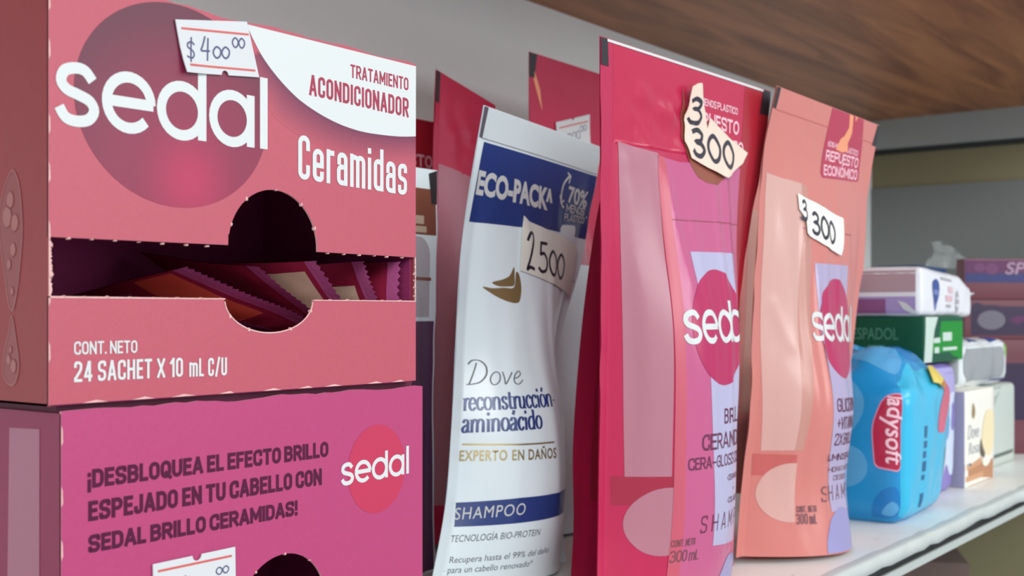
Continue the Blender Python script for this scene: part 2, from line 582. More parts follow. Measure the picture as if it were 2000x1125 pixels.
def wood_mat():
    m = bpy.data.materials.new('brown_plywood')
    m.use_nodes = True
    nt = m.node_tree
    b = nt.nodes['Principled BSDF']
    b.inputs['Roughness'].default_value = .5
    tc = nt.nodes.new('ShaderNodeTexCoord')
    mp = nt.nodes.new('ShaderNodeMapping')
    mp.inputs['Scale'].default_value = (3.0, 26.0, 8.0)
    mp.inputs['Rotation'].default_value = (0, 0, .16)
    nz = nt.nodes.new('ShaderNodeTexNoise')
    nz.inputs['Scale'].default_value = 1.6
    nz.inputs['Detail'].default_value = 8
    nz.inputs['Distortion'].default_value = .8
    cr = nt.nodes.new('ShaderNodeValToRGB')
    e = cr.color_ramp.elements
    e[0].position, e[1].position = .32, .68
    e[0].color = (lin(128), lin(76), lin(46), 1)
    e[1].color = (lin(184), lin(122), lin(78), 1)
    nt.links.new(tc.outputs['Object'], mp.inputs['Vector'])
    nt.links.new(mp.outputs['Vector'], nz.inputs['Vector'])
    nt.links.new(nz.outputs['Fac'], cr.inputs['Fac'])
    nt.links.new(cr.outputs['Color'], b.inputs['Base Color'])
    MATS['brown_plywood'] = m
    return 'brown_plywood'


M_WOOD = wood_mat()

mb = MB(); mb.box(XL, XR + .02, Y1, Y1 + .012, -.36, .46, M_WALLB)
tag(mb.build('wall_back'), kind='structure')
mb = MB(); mb.box(XR, XR + .014, Y0 - .02, Y1, -.36, .46, M_WALLR)
tag(mb.build('wall_right'), kind='structure')
mb = MB(); mb.box(XR - .012, XR, Y0 - .01, Y1, .3125, ZT, M_BAND)
tag(mb.build('trim_1'), kind='structure')
mb = MB(); mb.box(XR - .004, XR, Y0 - .01, Y1, .3070, .3125, M_DARK)
tag(mb.build('trim_2'), kind='structure')
mb = MB()
mb.box(XR - .003, XR, Y0 - .005, Y1, 0.0, .268, M_GREY)
M_PALE = mat('pale_scuff_reflection', (150, 156, 153), .6)
M_PALE2 = mat('faint_reflection', (130, 135, 132), .6)
for (y, z, w, h, k) in ((.306, .2515, .012, .007, 0), (.291, .252, .011, .007, 0), (.266, .2545, .013, .008, 0), (.306, .262, .008, .004, 1), (.291, .261, .007, .003, 1), (.266, .263, .011, .004, 1)):  # reflections on the side sheet, painted on as pale rectangles
    mb.box(XR - .0033, XR - .003, y, y + w, z, z + h, M_PALE2 if k else M_PALE)
tag(mb.build('trim_3'), kind='structure')

# the white shelf, its edge strip and the price rail under it
sh = empty('shelf_board', (.39, .355, -.022), 'white laminate shelf board carrying the boxes and pouches, edge chipped', 'shelf')
mb = MB(); mb.box(XL - .39, XR - .39, Y0 - .355 + .0062, Y1 - .355, .0070, .022, M_SH)
for i in range(26):
    x = -.1 + i * .037 + .011 * math.sin(i * 2.3)
    put(mb, lambda a, b, o: np.stack([a / 1000, b / 1000, np.full_like(a, .022 + o)], 1),
        poly2([(x * 1000, -124 + 30 * (i % 3)), (x * 1000 + 1.2 + i % 3, -124.4 + 30 * (i % 3)), (x * 1000 + .9, -122.9 + 30 * (i % 3))]), M_PALE, .00015, 0)
mb.build('board', sh)
mb = MB()
n = 150
xs = np.linspace(XL - .39, XR - .39, n)
wob = .0006 * vnoise(xs * 60, xs * 0, 3) + .0004 * vnoise(xs * 200, xs * 0, 5)
prof = [(.0066, .02205), (.0025, .0222), (.0006, .0218), (0, .0208), (0, .0150), (.0022, .0143)]
V = []
for i in range(n):
    for (dy, dz) in prof:
        V.append((xs[i], Y0 - .355 + dy + wob[i] * .5, dz + (wob[i] if dz < .02 else wob[i] * .3)))
k = len(prof)
mb.add(V, [(i * k + j, i * k + j + 1, (i + 1) * k + j + 1, (i + 1) * k + j) for i in range(n - 1) for j in range(k - 1)], M_LIP)
for x in (.700, .706, .712, .78, .60, .64):
    mb.add([(x, -.14135, .0208), (x + .002, -.1414, .019), (x + .0008, -.1413, .0155), (x - .0012, -.1414, .0175)], [(0, 3, 2, 1)], M_CHIP, False)
mb.build('edge_strip', sh)
mb = MB()
mb.box(XL - .39, XR - .39, Y0 - .355 + .004, Y0 - .355 + .010, .0095, .0150, M_SHD)
mb.box(XL - .39, XR - .39, Y0 - .355 + .0003, Y0 - .355 + .0013, .0062, .0106, M_RAIL)
mb.box(XL - .39, XR - .39, Y0 - .355 + .0013, Y0 - .355 + .0062, .0062, .0069, M_SHD)
mb.box(XL - .39, XR - .39, Y0 - .355 + .006, Y0 - .355 + .03, .0062, .0069, M_RAIL)
mb.build('price_rail', sh)

up = empty('upper_shelf_board', (.39, .345, ZT), 'brown plywood shelf board overhead, seen from underneath', 'shelf')
mb = MB(); mb.box(XL - .39, XR + .01 - .39, .19 - .345, Y1 - .345, 0, .018, M_WOOD)
mb.build('board', up)

low = MB(); low.box(XL, XR, Y0, Y1, -.352, -.334, M_SH)
tag(low.build('lower_shelf_board'), 'white shelf board one level down under the main shelf', 'shelf')
M_BRN = mat('dark_brown_card', (84, 64, 58), .6)
M_BRN2 = mat('dark_brown_card_print', (102, 80, 70), .6)


# ------------------------------------------------------------------ boxes with a softened shape
class RB:
    """box of half sizes h with rounded edges r, bulged faces and wrinkles; y=-h is the front, x=-h the side facing the camera"""

    def __init__(s, W, D, H, r=.0008, bulge=0.0, wr=0.0, wf=60.0, seed=1, post=None):
        s.h = np.array([W, D, H]) / 2
        s.r, s.b, s.wr, s.wf, s.seed, s.post = r, bulge, wr, wf, seed, post

    def deform(s, q):
        h = s.h
        c = np.clip(q, -(h - s.r), h - s.r)
        d = q - c
        l = np.linalg.norm(d, axis=1, keepdims=True)
        m = np.max(np.abs(d), axis=1, keepdims=True)
        p = c + np.where(l > 1e-9, d / np.maximum(l, 1e-9) * m, 0)
        n = np.where(l > 1e-9, d / np.maximum(l, 1e-9), 0)
        u = np.clip(np.abs(q / h), 0, 1)
        f = 1 - u * u
        amt = np.zeros(len(q))
        for i in range(3):
            j, k = [(1, 2), (0, 2), (0, 1)][i]
            amt = np.maximum(amt, (u[:, i] >= .999) * f[:, j] * f[:, k])
        p = p + n * (s.b * amt)[:, None]
        if s.wr:
            a = q * s.wf
            w = vnoise(a[:, 0] + a[:, 1] * .7, a[:, 2] + a[:, 1] * .4, s.seed) + .5 * vnoise(2.1 * a[:, 0] - a[:, 2], 2.1 * a[:, 1] + a[:, 2], s.seed + 3)
            p = p + n * (s.wr * w)[:, None]
        p = p + np.array([0, 0, h[2]])
        if s.post:
            p = s.post(p)
        return p

    def fmap(s, face):
        def f(x, y, off):
            x, y = np.asarray(x) / 1000, np.asarray(y) / 1000
            h = s.h

            def q(x, y):
                if face == 'front':
                    return np.stack([x - h[0], np.full_like(x, -h[1]), y - h[2]], 1)
                if face == 'left':
                    return np.stack([np.full_like(x, -h[0]), h[1] - x, y - h[2]], 1)
                return np.stack([x - h[0], y - h[1], np.full_like(x, h[2])], 1)
            e = 2e-4
            P = s.deform(q(x, y))
            n = np.cross(s.deform(q(x + e, y)) - P, s.deform(q(x, y + e)) - P)
            n /= np.maximum(np.linalg.norm(n, axis=1, keepdims=True), 1e-12)
            return P + n * np.asarray(off)[..., None]
        return f

    def shell(s, mb, material, step=.004, mats=None):
        h = s.h
        cnt = [max(2, int(round(2 * k / step))) for k in h]

        def ticks(i):
            t = np.linspace(-h[i], h[i], cnt[i] + 1)
            ex = [-h[i] + s.r * .3, -h[i] + s.r, h[i] - s.r * .3, h[i] - s.r]
            return np.unique(np.round(np.concatenate([t, ex]), 6))
        T = [ticks(i) for i in range(3)]
        idx, Q, Fc, Mt = {}, [], [], []

        def vid(p):
            k = tuple(np.round(p, 6))
            if k not in idx:
                idx[k] = len(Q)
                Q.append(p)
            return idx[k]
        for ax, sg, nm in ((1, -1, 'front'), (1, 1, 'back'), (0, -1, 'left'), (0, 1, 'right'), (2, 1, 'top'), (2, -1, 'bottom')):
            j, k = [(1, 2), (0, 2), (0, 1)][ax]
            for a0, a1 in zip(T[j][:-1], T[j][1:]):
                for b0, b1 in zip(T[k][:-1], T[k][1:]):
                    P = []
                    for a, b in ((a0, b0), (a1, b0), (a1, b1), (a0, b1)):
                        v = np.zeros(3)
                        v[ax], v[j], v[k] = sg * h[ax], a, b
                        P.append(vid(v))
                    flip = (sg < 0) ^ (ax == 1)
                    Fc.append(P[::-1] if flip else P)
                    Mt.append((mats or {}).get(nm, material))
        V = s.deform(np.array(Q))
        base = mb.n
        mb.v.append(V)
        for f, m in zip(Fc, Mt):
            mb.f.append([i + base for i in f])
            mb.m.append(m)
            mb.s.append(True)
        mb.n += len(V)


mb = MB()
rb = RB(.20, .12, .252, r=.002)
rb.shell(mb, M_BRN, .03)
put(mb, rb.fmap('left'), poly2([(0, 200), (120, 200), (120, 208), (0, 208)]), M_BRN2, .0002, 20)
box_o = mb.build('storage_carton', loc=(1.0652, .3837, -.334), sharp=40)
box_o.rotation_euler = (0, 0, math.radians(25))
tag(box_o, 'dark brown carton standing on the shelf level below', 'box')

# ------------------------------------------------------------------ sachet cartons
BW, BD, BH, TH = .1272, .072, .1005, .0006


def display_carton(label, x0, z0, C, art, extra=None, H=BH, rim=.0):
    """cardboard display box with its torn slit and round thumb hole; front face in mm from its lower corner"""
    root = empty('sachet_carton', (x0 + BW / 2, .2513 + BD / 2, z0), label, 'box', 'sachet cartons stacked at the front')
    mb = MB()
    W, hm = BW * 1000, H * 1000
    fm = lambda x, y, o: np.stack([np.asarray(x) / 1000 - BW / 2, np.full(len(x), -BD / 2) - o, np.asarray(y) / 1000], 1)
    topw = [(x, hm + .35 * math.sin(x * .21) * (x % 7 > 2) + .25 * float(vnoise(x * .16, 0, 9))) for x in np.linspace(W, 0, 40)]
    upper = [(0, 39.5)] + [(52.3, 40.0), (52.4, 42.8)] + ell(68.6, 40.2, 16.2, 15.9, 30, 170, 6) + [(84.8, 39.5), (W, 39.5)] + topw
    lower = [(0, .3), (W, .3), (W, 25.7), (83.2, 25.6)] + ell(67.0, 25.5, 16.1, 9.4, 26, -4, -176) + [(51.2, 25.7), (0, 25.7)]
    for poly in (upper, lower):
        put(mb, fm, poly2(poly), C['front'], 0.0, 6)
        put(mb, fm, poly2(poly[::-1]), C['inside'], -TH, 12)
        n = len(poly)
        P = np.array(poly)
        A, B = fm(P[:, 0], P[:, 1], 0.0), fm(P[:, 0], P[:, 1], -TH)
        mb.add(np.concatenate([A, B]), [(i, n + i, n + (i + 1) % n, (i + 1) % n) for i in range(n)], C['edge'], False)
    w, d = BW / 2, BD / 2
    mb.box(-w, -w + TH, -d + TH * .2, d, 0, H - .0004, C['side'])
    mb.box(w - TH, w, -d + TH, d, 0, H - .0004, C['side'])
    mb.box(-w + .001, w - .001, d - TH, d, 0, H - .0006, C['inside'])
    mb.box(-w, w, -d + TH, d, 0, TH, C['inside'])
    mb.box(-w + .0004, w - .0004, -d + .0012, d, H - .0014, H - .0008, C['lid'])
    mb.box(-w + .0012, w - .0008, -d + .004, d - .002, H - .0008, H + .0008 + rim, C['lid'])
    # inner liner
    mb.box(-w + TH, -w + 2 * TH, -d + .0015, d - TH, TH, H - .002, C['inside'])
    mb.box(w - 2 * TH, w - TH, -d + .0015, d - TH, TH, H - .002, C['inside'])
    # torn perforation nibs and bared paper along the slit
    rng = np.random.default_rng(int(z0 * 1000) + 5)

    def nib(x, y, s, dirx, diry):
        s = s * (.35 + .55 * rng.random())
        pts = []
        for k in range(9):
            a = 2 * math.pi * k / 9
            rr = s * (.55 + .6 * rng.random())
            pts.append((x + rr * math.cos(a) * (1.25 if diry else .8) + dirx * s * .3, y + rr * math.sin(a) * (.7 if diry else 1.3) + diry * s * .3))
        P = np.array(pts)
        A = fm(P[:, 0], P[:, 1], .00015)
        c = fm(np.array([x]), np.array([y]), .0006)
        B = fm(P[:, 0], P[:, 1], -TH * 1.3)
        mb.add(np.concatenate([A, c, B]), [(i, (i + 1) % 9, 9) for i in range(9)] + [(10 + i, 10 + (i + 1) % 9, (i + 1) % 9, i) for i in range(9)], C['paper'], True)
    for x in (5.2, 11.4, 17.8, 24.6, 31.6, 38.9, 45.6):
        nib(x, 39.5, .62, 0, -1)
    for x in (89, 95.5, 102, 108.5, 114, 121):
        nib(x, 39.3, .55, 0, -1)
    for a in (160, 128, 88, 52, 22):
        nib(68.6 + 16.2 * math.cos(math.radians(a)), 40.2 + 15.9 * math.sin(math.radians(a)), .6, 0, 0)
    for a in (-20, -62, -118, -150):
        nib(67 + 16.1 * math.cos(math.radians(a)), 25.5 + 9.4 * math.sin(math.radians(a)), .6, 0, 0)
    for x in (4, 9.5, 15.6, 22, 29, 36, 43.5, 50, 90, 97, 104, 112, 120):
        nib(x, 25.7, .42, 0, .3)
    for k in range(10):
        if k % 3 == 0:
            nib(.5 + .3 * rng.random(), 27 + 11 * rng.random(), .8, 0, 0)
            nib(W - .4, 27 + 11 * rng.random(), .6, 0, 0)
    for side in (0, 1):     # bared paper where the side walls were torn
        zs = np.linspace(25.6, 39.6, 34)
        jag = [(.25 + .75 * rng.random() * (1 - .4 * side), z) for z in zs]
        poly = [(0, 25.6)] + jag + [(0, 39.6)]
        if side:
            poly = [(W - x, z) for x, z in poly][::-1]
        for a, b in zip(poly[:-1], poly[1:]):
            e0 = W if side else 0
            q = [(e0, a[1]), a, b, (e0, b[1])]
            if abs(a[1] - b[1]) > 1e-6:
                put(mb, fm, poly2(q if poly2(q)[1] else q[::-1]), C['paper'], .00005, 0)
    put(mb, fm, poly2([(0, 25.3), (51.4, 25.4), (51.2, 25.72), (0, 25.72)]), C['paper'], .0001, 0)
    put(mb, fm, poly2([(83.2, 25.35), (W, 25.4), (W, 25.72), (83.3, 25.62)]), C['paper'], .0001, 0)
    put(mb, fm, join2([stroke(ell(67.0, 25.5, 15.9, 9.2, 26, -4, -176), .35)]), C['paper'], .0001, 0)
    # scuffed lower and side edges
    for k in range(9):
        x = 6 + 13.5 * k + 5 * rng.random()
        put(mb, fm, poly2([(x, .3), (x + 5 + 3 * rng.random(), .3), (x + 4, .9), (x + 2, .6)]), C['paper'], .0001, 0)
    for k in range(7):
        z = 6 + 14 * k + 5 * rng.random()
        put(mb, fm, poly2([(0, z), (.45, z + 1), (.35, z + 4), (0, z + 5)]), C['paper'], .0001, 0)
    for (shape, m, off) in art:
        put(mb, fm, shape, m, off * .4e-5, 0)
    if extra:
        extra(mb)
    mb.build('carton_body', root)
    return root, fm


PINK = dict(front=mat('coral_pink_card', (180, 79, 95), .42, .45, bump=.05, bscale=900, vary=.02),
            side=mat('coral_shaded_side', (140, 54, 60), .45, .4, vary=.03, bscale=300),  # shade of the side walls put into a darker card colour
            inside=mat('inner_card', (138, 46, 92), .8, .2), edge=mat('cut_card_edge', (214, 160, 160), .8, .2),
            paper=mat('torn_paper', (222, 176, 172), .9, .1, vary=.1, bscale=900), lid=mat('coral_lid_card', (184, 82, 98), .5, .3))
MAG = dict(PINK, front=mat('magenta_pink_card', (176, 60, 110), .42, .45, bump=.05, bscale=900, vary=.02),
           side=mat('magenta_shaded_side', (132, 42, 78), .45, .4, vary=.03, bscale=300), lid=mat('magenta_lid_card', (110, 40, 70), .5, .3))  # side wall shade is in the colour here too
WHITE = mat('printed_white', (208, 212, 211), .45, .4)
M_CIRC = grad('purple_raspberry_blend', [(0, (172, 34, 78)), (.4, (132, 32, 66)), (1, (92, 34, 56))], 0, 0.0, .048, .42,
              radial=(.040 - BW / 2, -BD / 2, .056))
M_TXTR = mat('printed_wine', (160, 56, 80), .55, .3)
M_TXTD = mat('printed_plum', (78, 14, 52), .6, .25)
swoosh = [(57.6, 103), (62.6, 94.2), (66.2, 90.4), (70.4, 87.0), (74.3, 84.4), (78.4, 82.2), (84.5, 79.9), (91.1, 78.1), (97.6, 77.0), (104.5, 76.5), (114, 76.7), (121, 77.2), (127.2, 78.0)]
sw = [p if p[1] <= 100.4 else (58.3, 100.3) for p in swoosh]
art = []
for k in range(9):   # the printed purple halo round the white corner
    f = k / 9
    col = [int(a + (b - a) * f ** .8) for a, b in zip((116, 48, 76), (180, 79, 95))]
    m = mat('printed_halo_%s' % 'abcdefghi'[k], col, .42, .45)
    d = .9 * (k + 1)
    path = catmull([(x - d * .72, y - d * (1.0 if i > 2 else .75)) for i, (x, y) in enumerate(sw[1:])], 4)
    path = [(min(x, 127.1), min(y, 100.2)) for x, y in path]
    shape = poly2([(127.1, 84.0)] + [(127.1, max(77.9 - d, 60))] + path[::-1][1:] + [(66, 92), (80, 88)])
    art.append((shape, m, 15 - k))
art += [(poly2(ell(36.2, 74.9, 29.7, 26.0, 72)), M_CIRC, 22),
        (poly2([(127.2, 100.3)] + [(127.1, 78.0)] + catmull(sw, 4)[::-1][1:]), WHITE, 26),
        (letters('TRATAMIENTO', 98.0, 92.1, 123.6, 4.0, .62, y1=92.0), M_TXTR, 34),
        (letters('ACONDICIONADOR', 81.4, 84.4, 123.7, 6.0, .92, y1=83.5), M_TXTR, 34),
        (letters('Ceramidas', 77.2, 60.0, 122.9, 12.6, 1.5, y1=58.9, cap=.25), WHITE, 34),
        (letters('CONT. NETO', 6.5, 11.9, 23.9, 3.1, .45), WHITE, 34),
        (letters('24 SACHET X 10', 6.5, 5.4, 37.6, 4.9, .68, wfac=.42), WHITE, 34),
        (letters('mL', 39.6, 5.25, 44.2, 4.7, .62), WHITE, 34),
        (letters('C/U', 45.6, 5.15, 51.8, 4.8, .66), WHITE, 34),
        (letters('sedal', 2.2, 67.2, 65.6, 12.6, 2.7, 'logo', gap=.17, cap=0.0, y1=67.8), WHITE, 36)]


def drops(mb):
    m1 = mat('printed_gel_pale', (156, 92, 92), .3, .5)
    m2 = mat('printed_gel_mid', (134, 58, 62), .3, .5)
    f = lambda a, b, o: np.stack([np.full(len(a), -BW / 2) - o, np.asarray(a) / 1000 - BD / 2, np.asarray(b) / 1000], 1)
    fl = lambda s: (s[0], [q[::-1] for q in s[1]])
    long_ = catmull([(12.6, 53), (11.2, 46), (11.0, 40), (12.2, 32), (13.6, 26), (15.2, 22.4), (17.0, 24), (18.8, 31), (21.5, 44), (19, 52), (15.5, 56)], 5, True)
    tear = catmull([(15.6, 21), (13.4, 14), (12.5, 9), (14.2, 5), (17, 4.6), (19.4, 7), (19, 12), (17, 17)], 5, True)
    for s in (long_, tear):
        put(mb, f, fl(poly2(s)), m2, .0001, 0)
        put(mb, f, fl(stroke(s, .35, True)), m1, .00016, 0)
    for x, y, r in ((16.5, 49, 1.6), (17.8, 45, 2.0), (14.4, 43.4, 1.6), (15.2, 37, 1.3), (17, 33.5, 1.0), (15.6, 27, .8), (15, 9, 1.3), (17.2, 10.5, 1.0), (16.3, 13, .7)):
        put(mb, f, fl(poly2(ell(x, y, r, r * 1.25, 16))), m1, .00018, 0)
        put(mb, f, fl(stroke(ell(x, y, r * 1.05, r * 1.3, 16), .25, True)), m2, .00022, 0)


PAPER = mat('label_paper', (206, 208, 210), .6, .3)
REDL = mat('label_red_line', (204, 92, 88), .6)
PEN = mat('blue_ink', (76, 78, 116), .5)
MARK = mat('black_marker', (38, 36, 52), .4)

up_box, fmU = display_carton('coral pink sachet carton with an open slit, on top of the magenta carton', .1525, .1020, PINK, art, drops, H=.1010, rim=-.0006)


def price_sticker(root, fm, corners, lines, notch, texts, step=0, base=(.0001, .00045), lift=None):
    """die-cut price label: white paper, red rules, pen writing"""
    mb = MB()
    g = fm if not lift else (lambda x, y, o: fm(x, y, o + lift(np.asarray(x), np.asarray(y))))
    TL, TR, BR, BL = [np.array(c, float) for c in corners]
    out = [tuple(TL), tuple(BL)]
    if notch == 'low':
        d = (BR - BL) / np.linalg.norm(BR - BL)
        nn = np.array((-d[1], d[0]))
        c = BL + (BR - BL) * .53
        for a in np.linspace(180, 0, 9):
            out.append(tuple(c + 1.2 * (d * math.cos(math.radians(a)) + nn * math.sin(math.radians(a)))))
    out += [tuple(BR), tuple(TR)]
    if notch == 'high':
        d = (TL - TR) / np.linalg.norm(TL - TR)
        nn = np.array((-d[1], d[0]))
        c = TR + (TL - TR) * .48
        for a in np.linspace(180, 0, 9):
            out.append(tuple(c + 1.5 * (d * math.cos(math.radians(a)) + nn * math.sin(math.radians(a)))))
    sheet(mb, g, out, PAPER, base[0], base[1], step)
    for a, b, w in lines:
        put(mb, g, stroke([a, b], w), REDL, base[1] + .00006, step)
    for s, m in texts:
        put(mb, g, s, m, base[1] + .0001, step)
    mb.build('price_sticker', root)


lift1 = lambda x, y: .0012 * np.clip(1 - np.hypot(x - 37.7, y - 83.7) / 9, 0, 1) ** 2 + .0003
price_sticker(up_box, fmU, [(34.9, 96.8), (58.1, 100.8), (62.4, 86.4), (37.7, 83.7)], [((36.6, 94.9), (58.7, 97.4), .55), ((38.9, 85.9), (61.0, 88.0), .55)], 'low',
              [(letters('$', 37.9, 87.4, 41.0, 5.0, .46, 'hand'), PEN), (letters('4', 42.6, 88.2, 46.0, 6.0, .46, 'hand'), PEN), (letters('oo', 46.6, 89.0, 52.2, 3.7, .46, 'hand', y1=89.8, gap=.02), PEN),
               (letters('oo', 53.0, 93.0, 57.3, 3.2, .42, 'hand', y1=93.4, gap=.02), PEN)], 3, lift=lift1)

M_LOGOR = mat('printed_logo_red', (188, 46, 82), .42, .45)
art2 = [(letters('¡DESBLOQUEA EL EFECTO BRILLO', 6.9, 81.8, 85.8, 4.5, .98, gap=.06), M_TXTD, 20),
        (letters('ESPEJADO EN TU CABELLO CON', 7.1, 73.9, 83.2, 4.8, 1.02, gap=.06), M_TXTD, 20),
        (letters('SEDAL BRILLO CERAMIDAS!', 7.1, 66.3, 73.8, 4.3, .98, gap=.06), M_TXTD, 20),
        (poly2(ell(106.3, 76.1, 12.6, 13.5, 60)), M_LOGOR, 20),
        (letters('sedal', 91.2, 73.1, 120.5, 5.6, 1.25, 'logo', gap=.17, y1=73.5), WHITE, 28)]


def side_panel(mb):
    m = mat('printed_side_panel', (160, 104, 124), .5)
    f = lambda a, b, o: np.stack([np.full(len(a), -BW / 2) - o, np.asarray(a) / 1000 - BD / 2, np.asarray(b) / 1000], 1)
    s = poly2([(9.2, 4), (9.0, 96), (22.4, 95.6), (24.6, 4)])
    put(mb, f, (s[0], [q[::-1] for q in s[1]]), m, .0001, 0)


lo_box, fmL = display_carton('magenta pink sachet carton with plum lettering, underneath the coral one', .1557, 0.0, MAG, art2, side_panel, H=BH, rim=.0007)
price_sticker(lo_box, fmL, [(25.0, 60.7), (51.0, 61.0), (51.3, 44.6), (25.3, 44.3)], [((26.4, 58.7), (49.8, 58.8), .6), ((26.6, 46.4), (50.0, 46.5), .6)], 'high',
              [(letters('$', 27.4, 48.6, 31.2, 6.0, .4, 'hand'), PEN), (letters('4', 33, 48.8, 37.2, 7.4, .4, 'hand'), PEN), (letters('oo', 38, 49.4, 44.0, 4.6, .4, 'hand', gap=.02), PEN),
               (letters('oo', 44.5, 54.6, 48.8, 2.3, .34, 'hand', gap=.02), PEN)], 4, lift=lambda x, y: .0002 + 0 * x)

# ---- sachets in the open carton
M_SAC = mat('wine_red_foil', (150, 36, 66), .3, .6, bump=.2, bscale=160)
M_SACL = mat('lilac_foil_seal', (190, 92, 146), .35, .6, bump=.15, bscale=600)
M_SACB = mat('sachet_beige_print', (214, 186, 160), .35, .5)
M_SACO = mat('sachet_orange_print', (214, 92, 70), .35, .5)


def sachet(label, A, B, y0, depth=52, lean=(0, 0), T=3.4, flip=1, print_=None, seed=0):
    """foil pillow sachet: saw-tooth sealed end facing out of the carton; A, B in carton mm"""
    ox, oz = .1525, .1020
    A, B = np.array([A[0], y0, A[1]], float), np.array([B[0], y0, B[1]], float)
    L = np.linalg.norm(B - A)
    e = (B - A) / L
    d = np.array([lean[0], 1, lean[1]], float)
    d /= np.linalg.norm(d)
    n = np.cross(e, d) * flip
    nu, nv = max(24, int(L / 1.1)) // 2 * 2, 22
    mb = MB()
    us, vs = np.linspace(0, 1, nu + 1), np.concatenate([[0, .8, 3.6, 5.0], np.linspace(7, depth, nv - 3)])

    def P(u, v, side):
        s = np.clip((v - 5) / (depth - 5), 0, 1)
        t = T * np.sin(np.pi * s) ** .6 * (np.clip(1 - np.abs(2 * u - 1) ** 3, 0, 1)) ** .8 / 2 * (v > 5)
        t = t + .08 + .25 * vnoise(u * L * .25, v * .2, seed) * (v > 5) * np.clip(1 - np.abs(2 * u - 1) ** 4, 0, 1)
        bend = .7 * vnoise(u * 3, v * .05, seed + 2)
        return A + e * (u * L)[..., None] + d * v[..., None] + n * (side * t + bend)[..., None]
    U, Vv = np.meshgrid(us, vs)
    Vz = Vv.copy()
    Vz[0] = np.where(np.arange(nu + 1) % 2 == 0, -.75, .45)
    for side in (1, -1):
        X = P(U, Vz, side)
        Fc, Mt = [], []
        for j in range(len(vs) - 1):
            for i in range(nu):
                q = (j * (nu + 1) + i, j * (nu + 1) + i + 1, (j + 1) * (nu + 1) + i + 1, (j + 1) * (nu + 1) + i)
                Fc.append(q if side > 0 else q[::-1])
                m = M_SACL if vs[j + 1] <= 5.01 else M_SAC
                if print_ and side == print_[0] and print_[1] <= U[0, i] <= print_[2] and 6 < vs[j] < print_[3]:
                    m = print_[4]
                Mt.append(m)
        base = mb.n
        mb.v.append((X.reshape(-1, 3)) / 1000)
        for f, m in zip(Fc, Mt):
            mb.f.append([k + base for k in f]); mb.m.append(m); mb.s.append(True)
        mb.n += X.size // 3
    c = np.concatenate(mb.v).mean(0)
    mb.v = [v - c for v in mb.v]
    o = mb.build('sachet', loc=(ox + c[0], .2513 + c[1], oz + c[2]))
    tag(o, label, 'sachet', 'sachets inside the open carton')


sachet('wine red sachet with an orange print, slanting across the carton slit from its middle', (44.4, 34.6), (98, 16.5), 7.5, lean=(-.1, -.16), print_=(-1, .02, .6, 22, M_SACO), seed=1)
sachet('wine red sachet whose lilac toothed edge slopes under the round thumb hole', (71.8, 34.6), (100, 18.2), 11, lean=(-.05, .12), seed=2)
sachet('sachet lying low in the thumb hole, lilac teeth above the lower rim', (50, 22.4), (100, 11.5), 6, lean=(-.1, -.15), print_=(-1, .05, .35, 14, M_SACB), seed=3)
sachet('sachet leaning steeply just past the thumb hole, beige printed panel showing', (91, 37.6), (109, 16), 7.2, lean=(.05, .0), print_=(-1, .1, .95, 24, M_SACB), flip=1, seed=4)
sachet('sachet with lilac teeth standing steep between the beige one and the box end', (110, 37.6), (120.5, 19), 7, lean=(.03, 0), print_=(-1, .35, .9, 17, M_SACB), seed=5)
sachet('upright sachet with lilac teeth at the end of the carton slit', (121.8, 38), (122.2, 6), 2.6, lean=(.02, 0), T=2.6, seed=6)
sachet('sachet barely peeping over the lower edge of the slit, scalloped tip only', (27, 26.2), (62, 17), 8, lean=(-.1, -.1), seed=7)

# ------------------------------------------------------------------ stand-up refill pouches
BR = np.array([0, .14, .32, .5, .7, .88, 1.])


def herm(b, xs, ys):
    xs, ys = np.asarray(xs, float), np.asarray(ys, float)
    b = np.clip(b, xs[0], xs[-1])
    m = np.gradient(ys, xs)
    i = np.clip(np.searchsorted(xs, b, side='right') - 1, 0, len(xs) - 2)
    h = xs[i + 1] - xs[i]
    t = (b - xs[i]) / h
    return ((1 + 2 * t) * (1 - t) ** 2) * ys[i] + t * (1 - t) ** 2 * h * m[i] + t * t * (3 - 2 * t) * ys[i + 1] + t * t * (t - 1) * h * m[i + 1]


